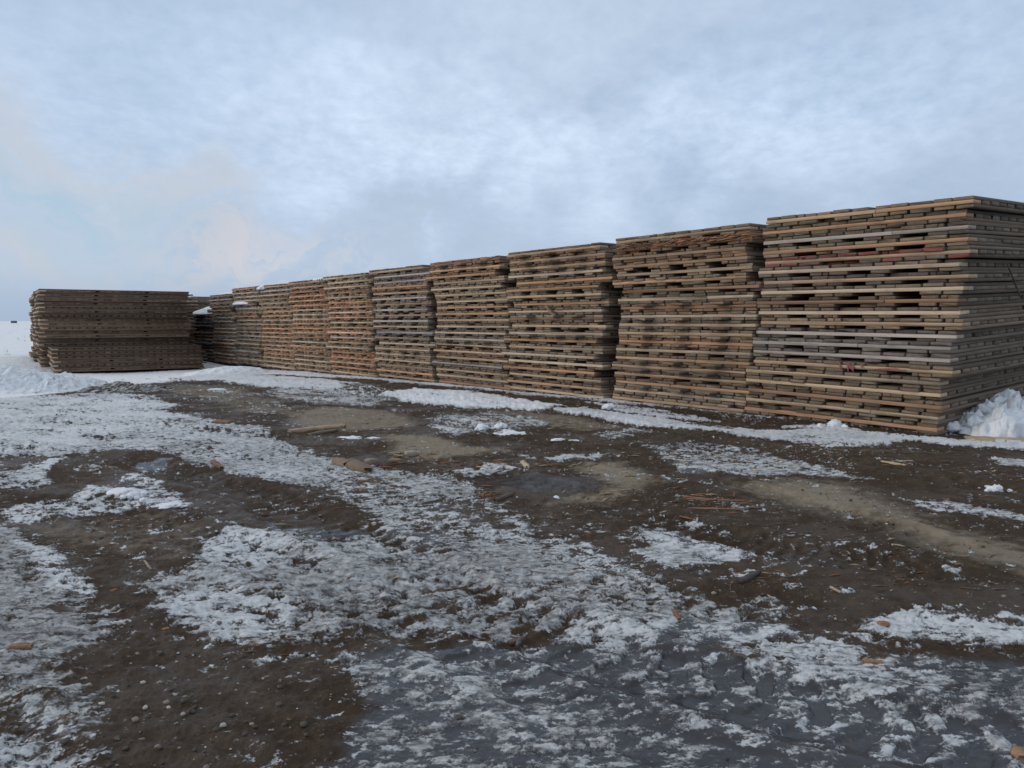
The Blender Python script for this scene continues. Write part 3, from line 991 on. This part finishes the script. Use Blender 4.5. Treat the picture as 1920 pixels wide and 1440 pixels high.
def rough_block(name, dims, mat, tint=(.4, .3, .2), seed=0, taper=.25, seg=8, ragged=.2, bend=0.0):
    """a broken piece of plank: sectioned bar with uneven girth, torn ends"""
    rg = np.random.default_rng(seed)
    L, Wd, H = dims
    ring = []
    prof = np.array([(-.5, -.5), (.5, -.5), (.52, .1), (.42, .5), (-.44, .5), (-.52, .05)])
    for k in range(seg + 1):
        q = k / seg
        x = (q - .5) * L
        w = 1 - taper * (abs(q - .45) * 2) ** 2 * rg.uniform(.6, 1.2) + rg.normal(0, .05)
        p = prof * np.array([Wd * w, H * (w * .5 + .5)])
        p = p + rg.normal(0, .05, p.shape) * np.array([Wd, H])
        xs = np.full(6, x)
        if k in (0, seg):
            xs = xs + rg.uniform(-ragged, ragged * .3, 6) * L * .3 * (1 if k else -1)
        ring.append(np.stack([xs, p[:, 0] + bend * (q - .5) ** 2, p[:, 1] + H * .5], -1))
    V = np.concatenate(ring)
    f = []
    for k in range(seg):
        for j in range(6):
            j2 = (j + 1) % 6
            f.append((k * 6 + j, k * 6 + j2, (k + 1) * 6 + j2, (k + 1) * 6 + j))
    for b_ in (0, seg * 6):
        f += [(b_, b_ + 5, b_ + 4, b_ + 1), (b_ + 1, b_ + 4, b_ + 3, b_ + 2)]
    o = mesh_obj(name, V, f, mat)
    tt = np.array([[*np.clip(np.array(tint) * rg.uniform(.8, 1.2), 0, 1), 1] for _ in f])
    set_attr(o, 'tint', tt, 'FLOAT_COLOR', 'FACE')
    return o


def lie(o, px, py, length_px=None, ang=0.0, tilt=0.0, lift=0.0):
    p = at(px, py)
    for _ in range(3):
        z = gz(p[0], p[1])
        p = at(px, py, z)
    o.location = (p[0], p[1], z + lift)
    o.rotation_euler = (0, tilt, ang)
    return o


def ends_to(o_len_fn, a, b):
    pa, pb = at(*a), at(*b)
    d = pb - pa
    return (pa + pb) / 2, float(np.hypot(*d)), math.atan2(d[1], d[0])


def stick(label, a, b, wd, h, tint, seed, name='broken_plank', cat='broken plank', group=None, **kw):
    c, L, ang = ends_to(None, a, b)
    o = rough_block(name, (L, wd, h), WOOD_BIT, tint, seed, **kw)
    z = gz(c[0], c[1])
    o.location = (c[0], c[1], z - .004)
    o.rotation_euler = (0, 0, ang)
    return tag(o, label, cat, group)


# loose wood
stick('long pale broken plank lying on the mud beside a darker one', (538, 810), (645, 799), .11, .05, (.40, .29, .20), 1, taper=.15, seg=10)
stick('darker thin broken plank lying just in front of the long pale one', (578, 815), (632, 806), .07, .04, (.17, .13, .10), 2, taper=.3)
stick('thick torn brown wood chunk lying on the icy crust', (650, 870), (694, 887), .15, .055, (.20, .15, .105), 3, taper=.45, ragged=.6, seg=6, name='wood_chunk', cat='wood chunk')
stick('splintered end piece touching the thick torn wood chunk', (628, 868), (652, 876), .10, .06, (.30, .22, .15), 4, name='wood_chunk', cat='wood chunk', ragged=.5)
stick('small rounded wood lump beyond the thick torn wood chunk', (686, 874), (702, 870), .08, .06, (.28, .22, .17), 5, name='wood_chunk', cat='wood chunk')
stick('thin dark stick lying on the mud beside the snowy crossing', (930, 941), (964, 927), .035, .03, (.10, .075, .055), 6, name='stick', cat='stick')
stick('small reddish wood block on the snow above the wet mud lens', (399, 871), (417, 885), .05, .03, (.20, .10, .06), 7, name='wood_chunk', cat='wood chunk')
stick('flat orange bark piece on the far snowy crust', (402, 792), (434, 794), .14, .03, (.22, .12, .07), 8, name='bark_piece', cat='bark')
stick('grey block of wood lying at the edge of the pale sand patch', (760, 853), (786, 851), .11, .06, (.36, .32, .27), 9, name='wood_chunk', cat='wood chunk')
stick('upright-looking pale wood shard by the dark wet patch', (978, 868), (990, 880), .04, .045, (.50, .42, .32), 10, name='wood_chunk', cat='wood chunk', ragged=.6)
stick('short orange stub of wood on dark ice', (1264, 1150), (1274, 1168), .022, .014, (.20, .10, .055), 12, name='wood_chunk', cat='wood chunk')
stick('dark red rotten wood bit at the crust edge in the middle foreground', (956, 1199), (986, 1189), .026, .018, (.12, .06, .045), 13, name='wood_chunk', cat='wood chunk')
stick('dark split stick lying on mud beside the reddish splinters', (1388, 1095), (1424, 1076), .035, .022, (.06, .048, .04), 14, name='stick', cat='stick')
stick('long orange splinter, the longest one on the open mud', (1282, 938), (1412, 942), .03, .015, (.24, .12, .07), 15, name='wood_splinter', cat='splinter', taper=.6)
stick('orange splinter just behind the longest one', (1280, 934), (1345, 941), .03, .015, (.26, .13, .075), 16, name='wood_splinter', cat='splinter', taper=.6)
stick('thin dull splinter just in front of the longest one', (1272, 956), (1392, 958), .02, .012, (.30, .17, .10), 17, name='wood_splinter', cat='splinter', taper=.6)
stick('flat yellow slat on the mud in front of the nearest stack', (1652, 868), (1700, 876), .05, .015, (.52, .41, .25), 18, name='wood_strip', cat='wood strip', taper=.5)
stick('narrow pale slat beside the flat yellow slat', (1672, 868), (1712, 867), .03, .015, (.48, .36, .24), 19, name='wood_strip', cat='wood strip', taper=.5)
stick('orange chip of wood on snowy crust, lower left', (304, 1176), (317, 1173), .022, .008, (.32, .16, .07), 20, name='wood_chip', cat='wood chip')
stick('small red-brown chip on the grey crust near the white strip', (208, 1110), (220, 1106), .022, .008, (.22, .09, .05), 21, name='wood_chip', cat='wood chip')
stick('orange slat lying between snow clumps on dark mud', (1645, 1170), (1668, 1172), .03, .015, (.34, .18, .10), 22, name='wood_strip', cat='wood strip')
stick('dull orange slat lying on the dark ice edge', (1618, 1242), (1655, 1245), .03, .015, (.30, .17, .10), 23, name='wood_strip', cat='wood strip')
stick('brown wood end sticking out at the frame edge on dark ice', (1908, 1404), (1926, 1425), .05, .03, (.30, .18, .11), 24, name='wood_chunk', cat='wood chunk')
stick('curved pale twig lying on dark mud', (1556, 1106), (1577, 1117), .012, .01, (.45, .36, .26), 25, name='twig', cat='twig')
stick('long dark twig beside the muddy ruts', (340, 1353), (368, 1330), .012, .012, (.08, .06, .05), 26, name='twig', cat='twig')
stick('thin curved twig standing out on the brown mud, left', (270, 1050), (284, 1068), .014, .012, (.30, .25, .18), 27, name='twig', cat='twig')
stick('flat pale slat at the edge of the icy sheet', (1812, 826), (1960, 832), .45, .035, (.55, .41, .26), 28, name='wood_board', cat='board', taper=.1, seg=10)
stick('orange bar of wood half sunk in the slush, lower left', (16, 1226), (62, 1224), .03, .02, (.26, .15, .08), 29, name='wood_chunk', cat='wood chunk')


def splinter_mesh(name, items, label=None):
    """items: x,y,z,length,width,angle,tilt,tint -> one mesh of thin tapered slivers"""
    V, Fq, T = [], [], []
    for (x, y, z, L, w, a, tl, tint) in items:
        ca, sa = math.cos(a), math.sin(a)
        b0 = len(V)
        for (q, k) in ((-.5, .35), (-.1, 1.0), (.5, .15)):
            for (sy, sz) in ((-.5, 0), (.5, 0), (.3, .6), (-.3, .6)):
                lx, ly, lz = q * L, sy * w * k, sz * w * k + q * L * math.sin(tl) + abs(L * math.sin(tl)) * .5
                V.append((x + lx * ca - ly * sa, y + lx * sa + ly * ca, z + lz))
        for r_ in (0, 4):
            for j in range(4):
                j2 = (j + 1) % 4
                Fq.append((b0 + r_ + j, b0 + r_ + j2, b0 + r_ + 4 + j2, b0 + r_ + 4 + j))
                T.append((*tint, 1))
        Fq.append((b0 + 3, b0 + 2, b0 + 1, b0))
        Fq.append((b0 + 8, b0 + 9, b0 + 10, b0 + 11))
        T += [(*tint, 1)] * 2
    o = mesh_obj(name, V, Fq, WOOD_BIT)
    set_attr(o, 'tint', np.array(T), 'FLOAT_COLOR', 'FACE')
    return o


def scatter_splinters():
    zones = [  # px centre, spread px, count, length range, orange share
        ((760, 858), (40, 14), 60, (.05, .26), .6), ((870, 868), (120, 14), 100, (.04, .22), .6), ((1000, 870), (60, 6), 40, (.05, .2), .7), ((910, 928), (35, 8), 30, (.06, .2), .8), ((720, 905), (60, 14), 35, (.05, .18), .5),
        ((1340, 945), (70, 14), 30, (.06, .2), .7), ((1420, 1085), (60, 16), 25, (.03, .14), .6), ((1700, 1080), (170, 60), 90, (.02, .12), .35), ((1560, 985), (200, 40), 90, (.02, .12), .4),
        ((1250, 880), (180, 40), 130, (.03, .16), .4), ((1550, 870), (250, 22), 110, (.04, .18), .3), ((900, 800), (200, 22), 120, (.04, .2), .4), ((1080, 960), (160, 40), 90, (.03, .12), .45),
        ((560, 960), (160, 30), 35, (.03, .14), .4), ((250, 985), (120, 40), 35, (.03, .12), .3), ((500, 1220), (120, 20), 22, (.02, .10), .5), ((620, 1290), (120, 50), 14, (.01, .06), .3),
        ((1100, 1100), (180, 40), 45, (.02, .09), .6), ((1850, 900), (90, 30), 40, (.03, .15), .4), ((640, 700), (10, 3), 4, (.1, .2), .5),
        ((1480, 1070), (4, 4), 1, (.03, .05), .5), ((1695, 1095), (14, 7), 7, (.04, .09), .8), ((1160, 930), (40, 10), 18, (.04, .14), .5), ((590, 740), (110, 10), 40, (.06, .3), .4),
    ]
    pts, par = [], []
    for (c, sp, n, (l0, l1), osh) in zones:
        for _ in range(n):
            px, py = random.gauss(c[0], sp[0] * .6), random.gauss(c[1], sp[1] * .6)
            pts.append(at(px, max(py, 640)))
            r_ = random.random()
            L = l0 + (l1 - l0) * random.random() ** 2.2
            if r_ < osh:
                tint = np.array((.24, .115, .058)) * random.uniform(.4, 1.3)
            elif r_ < osh + .25:
                tint = np.array((.46, .36, .24)) * random.uniform(.7, 1.2)
            else:
                tint = np.array((.14, .10, .07)) * random.uniform(.6, 1.2)
            ang = random.gauss(R(15), R(38))
            par.append((L, max(.006, L * random.uniform(.06, .13)), ang, random.gauss(0, .06), tuple(tint)))
    pts = np.array(pts)
    z, _, _ = ground_all(pts[:, 0], pts[:, 1])
    o = splinter_mesh('wood_litter', [(p[0], p[1], zz_ - .001, *q) for p, zz_, q in zip(pts, z, par)])
    o['kind'] = 'stuff'


scatter_splinters()


# pebbles and clods in the mud: nobody could count them
def scatter_pebbles():
    n = 2600
    pxs = RNG.uniform(-60, 1980, n)
    pys = 700 + 760 * RNG.random(n) ** 1.25
    pts = np.array([at(a, b) for a, b in zip(pxs, pys)])
    z, cov, ch = ground_all(pts[:, 0], pts[:, 1])
    keep = ((cov < .35) & (ch['ice'] < .4)) | (RNG.random(n) < .05)
    pts, z, cov = pts[keep], z[keep], cov[keep]
    n = len(pts)
    ico = []
    ph = (1 + 5 ** .5) / 2
    base = np.array([(-1, ph, 0), (1, ph, 0), (-1, -ph, 0), (1, -ph, 0), (0, -1, ph), (0, 1, ph), (0, -1, -ph), (0, 1, -ph), (ph, 0, -1), (ph, 0, 1), (-ph, 0, -1), (-ph, 0, 1)]) / 1.9
    fc = np.array([(0, 11, 5), (0, 5, 1), (0, 1, 7), (0, 7, 10), (0, 10, 11), (1, 5, 9), (5, 11, 4), (11, 10, 2), (10, 7, 6), (7, 1, 8), (3, 9, 4), (3, 4, 2), (3, 2, 6), (3, 6, 8), (3, 8, 9), (4, 9, 5), (2, 4, 11), (6, 2, 10), (8, 6, 7), (9, 8, 1)])
    dist = np.hypot(pts[:, 0], pts[:, 1])
    size = .0025 + .011 * RNG.random(n) ** 4 + .0006 * np.minimum(dist, 12)
    V = base[None] * size[:, None, None] * RNG.uniform(.6, 1.2, (n, 12, 3)) * np.array([1, 1, .65])
    V[:, :, 0] += pts[:, 0, None]
    V[:, :, 1] += pts[:, 1, None]
    V[:, :, 2] += (z + size * .25)[:, None]
    F3 = (fc[None] + (np.arange(n) * 12)[:, None, None]).reshape(-1, 3)
    m, t = new_mat('pebble')
    tint = t.n('ShaderNodeAttribute', attribute_name='tint').outputs['Color']
    b = t.n('ShaderNodeBsdfPrincipled', i_Base_Color=tint, i_Roughness=.8)
    o_ = t.n('ShaderNodeOutputMaterial')
    t.link(b.outputs[0], o_.inputs[0])
    o = mesh_obj('gravel', V.reshape(-1, 3), F3, m)
    kind = RNG.random(n)
    tn = np.where(kind[:, None] < .55, np.array([.06, .05, .04]), np.where(kind[:, None] < .86, np.array([.22, .19, .155]), np.array([.42, .40, .37]))) * RNG.uniform(.7, 1.3, (n, 1))
    tn = np.concatenate([tn, np.ones((n, 1))], 1)
    set_attr(o, 'tint', np.repeat(tn, 20, 0), 'FLOAT_COLOR', 'FACE')
    o['kind'] = 'stuff'


scatter_pebbles()


# ------------------------------------------------------------------ snow heaps, chunks and caps
def snow_heap(name, c, rx, ry, h, ang, mat, seed, n=90, lumps=.35, lumpf=3.0, follow=True, prof=1.0, blocky=0.0):
    """a lumpy mound with a closed underside, set on the ground"""
    g = np.linspace(-1, 1, n)
    U, Vv = np.meshgrid(g, g)
    # round the square
    rad = np.maximum(np.abs(U), np.abs(Vv))
    ln = np.hypot(U, Vv) + 1e-9
    U2, V2 = U * rad / ln, Vv * rad / ln
    r_ = np.clip(np.hypot(U2, V2), 0, 1)
    lx, ly = U2 * rx, V2 * ry
    wob = 1 + .22 * fbm(U2 * 1.3 + seed, V2 * 1.3, 1.5, 3, seed)
    lx, ly = lx * wob, ly * wob
    ca, sa = math.cos(ang), math.sin(ang)
    X, Y = c[0] + lx * ca - ly * sa, c[1] + lx * sa + ly * ca
    base = (1 - r_ ** 2) ** prof
    big = fbm(X, Y, lumpf * .5, 3, seed + 3)
    lum = 1 - np.abs(fbm(X, Y, lumpf, 4, seed + 5, .6)) * 2
    det = fbm(X, Y, lumpf * 4, 3, seed + 9)
    hh = h * base * (1 + lumps * 1.6 * big) + h * lumps * sstep(0, .35, base) * (.55 * (lum - .55) + .25 * det)
    if blocky:
        q = fbm(X, Y, lumpf * 1.6, 2, seed + 20)
        hh += h * blocky * sstep(.02, .12, q) * sstep(0, .3, base)
    gz_ = ground_low(X, Y) if follow else np.zeros_like(X)
    top = np.stack([X, Y, gz_ + np.maximum(hh, -.01) - .03 * (r_ > .97)], -1).reshape(-1, 3)
    dxy = np.stack([det, fbm(X, Y, lumpf * 3, 2, seed + 30)], -1).reshape(-1, 2) * .12 * lumps
    top[:, :2] += dxy
    i = np.arange(n - 1)[:, None] * n
    j = np.arange(n - 1)[None]
    f = np.stack([i + j, i + j + 1, i + n + j + 1, i + n + j], -1).reshape(-1, 4)
    bot = top.copy()
    bot[:, 2] = gz_.ravel() - .06
    # side walls
    rim = np.concatenate([np.arange(n), np.arange(1, n) * n + n - 1, (n - 1) * n + np.arange(n - 2, -1, -1), np.arange(n - 2, 0, -1) * n])
    rim2 = np.roll(rim, -1)
    N = n * n
    side = np.stack([rim, rim + N, rim2 + N, rim2], -1)
    fb = f[:, ::-1] + N
    return mesh_obj(name, np.concatenate([top, bot]), np.concatenate([f, fb, side]), mat, smooth=True)


def chunk_mesh(name, pieces, mat, seed=0):
    """rounded broken lumps of snow; pieces: x,y,z,size"""
    rg = np.random.default_rng(seed)
    Vs, Fs, b0 = [], [], 0
    nu, nv = 20, 12
    for (x, y, z, s) in pieces:
        th = np.linspace(0, 2 * math.pi, nu, endpoint=False)
        phi = np.linspace(.0, math.pi, nv)
        TH_, PH = np.meshgrid(th, phi)
        d = np.stack([np.sin(PH) * np.cos(TH_), np.sin(PH) * np.sin(TH_), np.cos(PH)], -1)
        o1, o2 = rg.uniform(0, 50, 2)
        rr = 1 + .75 * fbm(d[..., 0] * 1.3 + o1, d[..., 1] * 1.3 + d[..., 2] * 1.7 + o2, 1.3, 4, seed, .65)
        sc = np.array([rg.uniform(.8, 1.3), rg.uniform(.7, 1.1), rg.uniform(.55, .8)]) * s
        v = d * rr[..., None] * sc
        a = rg.uniform(0, 6.28)
        v = np.stack([v[..., 0] * math.cos(a) - v[..., 1] * math.sin(a), v[..., 0] * math.sin(a) + v[..., 1] * math.cos(a), v[..., 2]], -1)
        Vs.append(v.reshape(-1, 3) + np.array([x, y, z + s * .32]))
        for i in range(nv - 1):
            for j in range(nu):
                j2 = (j + 1) % nu
                Fs.append((b0 + i * nu + j, b0 + (i + 1) * nu + j, b0 + (i + 1) * nu + j2, b0 + i * nu + j2))
        b0 += nu * nv
    return mesh_obj(name, np.concatenate(Vs), Fs, mat, smooth=True)


c = at(-10, 722)
tag(snow_heap('snow_bank', c, 2.6, 1.1, .38, R(4), SNOW, 11, 170, .6, 2.4), 'big lumpy white snow bank in front of the separate timber pile', 'snow bank')
c = at(235, 724)
tag(snow_heap('dirty_snow_heap', c, 1.0, .7, .11, R(-5), SNOW_DIRTY, 23, 110, .9, 4.2), 'dirty grey snow heap mixed with mud at the end of the white bank', 'snow heap')
c = at(425, 687)
tag(snow_heap('snow_drift', c, 1.3, .7, .24, R(35), SNOW, 31, 80, .35, 1.4), 'smooth snow drift filling the gap between the pile and the long row', 'snow drift')
hp = at(1905, 806)
heap = snow_heap('snow_heap', hp, 1.0, .68, .32, R(35), SNOW, 43, 130, .45, 2.8, blocky=.25)
tag(heap, 'heap of broken white snow lumps against the flank of the nearest stack', 'snow heap')
rg = np.random.default_rng(3)
pcs = []
for _ in range(46):
    a, q = rg.uniform(0, 6.28), rg.random() ** .5
    x, y = hp[0] + 1.0 * q * math.cos(a), hp[1] + .7 * q * math.sin(a)
    pcs.append((x, y, float(ground_low(np.array([x]), np.array([y]))[0]) + .27 * max(0, 1 - q * q) + rg.uniform(-.03, .03), rg.uniform(.06, .14)))
lm = chunk_mesh('snow_lump', pcs, SNOW, 5)
lm.parent = heap
lm['kind'] = 'stuff'

CH = [
    ('white snow chunk, tallest of the cluster on the icy patch', 938, 803, .10), ('low snow chunk at the near edge of the icy patch cluster', 962, 812, .10), ('small snow chunk on the far side of the icy patch cluster', 904, 806, .08),
    ('flat crumbled snow lump beside the tallest chunk on the icy patch', 950, 808, .09), ('lone white snow lump on the mud beyond the ice streak', 1046, 826, .075),
    ('long low lumpy snow chunk on the crust, longest of the three at left', 232, 928, .115), ('round snow chunk just in front of the longest left chunk', 252, 938, .06), ('pea-like small snow bit in front of the round left chunk', 270, 946, .035),
    ('lone bright snow lump on dark mud near the frame edge', 1868, 918, .055), ('tiny snow crumb beside the lone bright lump', 1852, 910, .025),
    ('low streak of white snow on the brown mud, left', 320, 952, .07), ('flat white snow piece lying on the far dirt', 408, 723, .13), ('flat white snow sliver on the mud by the broken planks', 664, 822, .09),
    ('pale rounded stone-like snow bit on the mud, centre', 1043, 932, .03), ('small snow lump against the foot of the third stack', 1143, 766, .10), ('white snow chunk at the foot of the nearest stack', 1566, 803, .10),
]
for i, (lab, px, py, s_) in enumerate(CH):
    p = at(px, py)
    z = gz(p[0], p[1])
    n_ = 1 if s_ < .05 else 6
    rg = np.random.default_rng(100 + i)
    pc = [(rg.normal(0, s_ * .75) if k else 0, rg.normal(0, s_ * .45) if k else 0, 0, s_ * (.85 if k == 0 else rg.uniform(.25, .65))) for k in range(n_)]
    o = chunk_mesh('snow_chunk', pc, SNOW, 60 + i)
    o.location = (p[0], p[1], z - s_ * .12)
    if 'flat' in lab or 'streak' in lab or 'low' in lab:
        o.scale = (1.5, 1.0, .45)
    tag(o, lab, 'snow chunk', 'snow chunks on the ground')


def cap(label, px, z, rx, ry, h, seed, dep=.6):
    """snow lying on a mat"""
    s = s_of(px, z)
    p = P0 + AX * s + BX * dep
    o = snow_heap('snow_patch', (0, 0), rx, ry, h, 0, SNOW, seed, 40, .3, 2.0, follow=False)
    o.location = (p[0], p[1], z + .03)
    o.rotation_euler = (0, 0, ROT)
    tag(o, label, 'snow patch', 'snow lying on the stacked mats')


def topz(si, row):
    st = STACKS[si]
    return st['z0'] + (st['rows'] - row) * TH - .01


cap('thin snow patch on the seventh stack beside the sixth', 595, topz(6, 0) - .0, .8, .7, .06, 51, .7)
cap('snow clump at the corner between the eighth and ninth stacks', 490, topz(8, 1) + .04, .28, .35, .14, 53, .2)
cap('white snow ribbon on the jutting ledge of the ninth stack', 452, topz(8, 4) - .02, .8, .3, .07, 55, .1)
cap('snow patch on top of the tenth stack', 408, topz(9, 0), .8, .5, .08, 57, .6)
cap('thick smooth snow cap on the short stack in the gap', 376, -.30 + 14 * TH, 1.25, 1.3, .34, 59, 1.0)


# shredded wood along the second mat of the second stack, and loose slats hanging on the faces
def torn_edge():
    m_ = MATS[(1, 1)]
    items = []
    for _ in range(330):
        x = random.uniform(-MW / 2, MW / 2)
        tint = np.array(random.choice([(.46, .23, .11), (.40, .20, .10), (.20, .11, .07), (.33, .20, .12), (.12, .08, .06)])) * random.uniform(.7, 1.2)
        if x > .3:
            tint = tint * 1.25
        items.append((x, random.uniform(-.07, .06), random.uniform(PL * .9, TH * .95), random.uniform(.06, .34), random.uniform(.008, .024), random.gauss(0, .35), random.gauss(0, .12), tuple(np.clip(tint, 0, .8))))
    o = splinter_mesh('torn_fibres', items)
    o.parent = m_
    o['kind'] = 'stuff'
    o['label'] = 'shredded orange wood fibres'


torn_edge()


def face_pt(px, py, depth):
    """point on the plane of the row face moved `depth` metres out"""
    d = ray(px, py)
    q = P0 - BX * depth
    nrm = BX
    k = float(q @ nrm) / float(d[:2] @ nrm)
    return d * k + np.array([0, 0, CAM_H])


def bar(name, a, b, wd, h, tint, seed, label, cat):
    v = Vector(b) - Vector(a)
    o = rough_block(name, (v.length, wd, h), WOOD_BIT, tint, seed, taper=.3)
    o.location = (Vector(a) + Vector(b)) / 2
    o.rotation_euler = v.to_track_quat('X', 'Z').to_euler()
    return tag(o, label, cat)


bar('broken_lath', face_pt(1024, 574, .02), face_pt(1040, 594, .10), .09, .03, (.30, .20, .13), 71, 'broken slat hanging askew on the face of the third nearest stack', 'lath')
# branch lying against the long flank of the nearest stack
fp0 = P0 - AX * .30


def flank_pt(px, py, out_):
    d = ray(px, py)
    q = fp0 - AX * out_
    k = float(q @ AX) / float(d[:2] @ AX)
    return d * k + np.array([0, 0, CAM_H])


bar('loose_branch', flank_pt(1888, 495, .06), flank_pt(1914, 560, .10), .016, .014, (.10, .085, .075), 72, 'thin dark branch hanging down the flank of the nearest stack', 'branch')


# red spray paint on the fifteenth mat: strokes on its cross plank and planks
def paint():
    m_ = MATS[(0, 14)]
    m, t = new_mat('red_spray_paint')
    p = t.n('ShaderNodeTexCoord').outputs['Object']
    n_ = t.noise(p, 60, 4, .6)
    col = t.mix(n_, (.26, .075, .07), (.34, .14, .13))
    b = t.n('ShaderNodeBsdfPrincipled', i_Base_Color=col, i_Roughness=.8)
    o_ = t.n('ShaderNodeOutputMaterial')
    t.link(b.outputs[0], o_.inputs[0])
    z0, z1 = .012, TH - .012
    strokes = [  # two uprights, a V-like pair, one short tick, then a long smear
        (.270, z1, .275, z0), (.370, z1, .385, z0), (.385, z1, .440, z0 + .02), (.440, z1, .450, z0), (.560, z1 - .01, .565, .07),
        (.70, .060, 1.02, .084), (.78, .058, 1.12, .070),
    ]
    V, Fq = [], []
    for (xa, za, xb, zb) in strokes:
        xa, xb = xa - .30 + .0, xb - .30 + .0
        d = Vector((xb - xa, 0, zb - za))
        nrm = Vector((-d.z, 0, d.x)).normalized() * .008
        seg = 6
        b0 = len(V)
        for k in range(seg + 1):
            q = k / seg
            w = (.6 + .7 * math.sin(math.pi * q)) * random.uniform(.7, 1.2)
            cx, cz = xa + (xb - xa) * q, za + (zb - za) * q
            for sg in (-1, 1):
                for yy in (-.036, -.030):
                    V.append((cx + sg * nrm.x * w, yy, cz + sg * nrm.z * w))
        for k in range(seg):
            a = b0 + k * 4
            Fq += [(a, a + 2, a + 6, a + 4), (a + 1, a + 5, a + 7, a + 3), (a, a + 4, a + 5, a + 1), (a + 2, a + 3, a + 7, a + 6)]
    o = mesh_obj('paint_mark', V, Fq, m, m_)
    o['label'] = 'red sprayed strokes and a pink smear'


paint()

# ------------------------------------------------------------------ far things
shed = bpy.data.objects.new('farm_shed', None)
COL.objects.link(shed)
d = ray(26, 602)
k = 420 / d[1]
shed.location = (d[0] * k, 420, .25)
tag(shed, 'tiny dark farm shed on the snowy horizon', 'shed')
m, t = new_mat('dark_siding')
n_ = t.noise(t.n('ShaderNodeTexCoord').outputs['Object'], 3, 3)
b = t.n('ShaderNodeBsdfPrincipled', i_Base_Color=t.mix(n_, (.05, .055, .07), (.09, .09, .11)), i_Roughness=.8)
o_ = t.n('ShaderNodeOutputMaterial')
t.link(b.outputs[0], o_.inputs[0])
mesh_obj('wall', [(-1.2, -.8, 0), (1.2, -.8, 0), (1.2, .8, 0), (-1.2, .8, 0), (-1.2, -.8, .7), (1.2, -.8, .7), (1.2, .8, .7), (-1.2, .8, .7)],
         [(0, 1, 5, 4), (1, 2, 6, 5), (2, 3, 7, 6), (3, 0, 4, 7)], m, shed)
mesh_obj('roof', [(-1.35, -.95, .7), (1.35, -.95, .7), (1.35, 0, 1.25), (-1.35, 0, 1.25), (-1.35, .95, .7), (1.35, .95, .7)], [(0, 1, 2, 3), (3, 2, 5, 4)], m, shed)

m, t = new_mat('dark_soil')
n_ = t.noise(t.n('ShaderNodeNewGeometry').outputs['Position'], 5, 5)
b = t.n('ShaderNodeBsdfPrincipled', i_Base_Color=t.mix(n_, (.03, .024, .018), (.07, .055, .042)), i_Roughness=.9)
o_ = t.n('ShaderNodeOutputMaterial')
t.link(b.outputs[0], o_.inputs[0])
c = at(-30, 700)
tag(snow_heap('dirt_mound', c, 1.3, 1.0, .38, 0, m, 83, 40, .3, 1.6), 'dark dirt mound behind the snow bank at the frame edge', 'dirt mound')
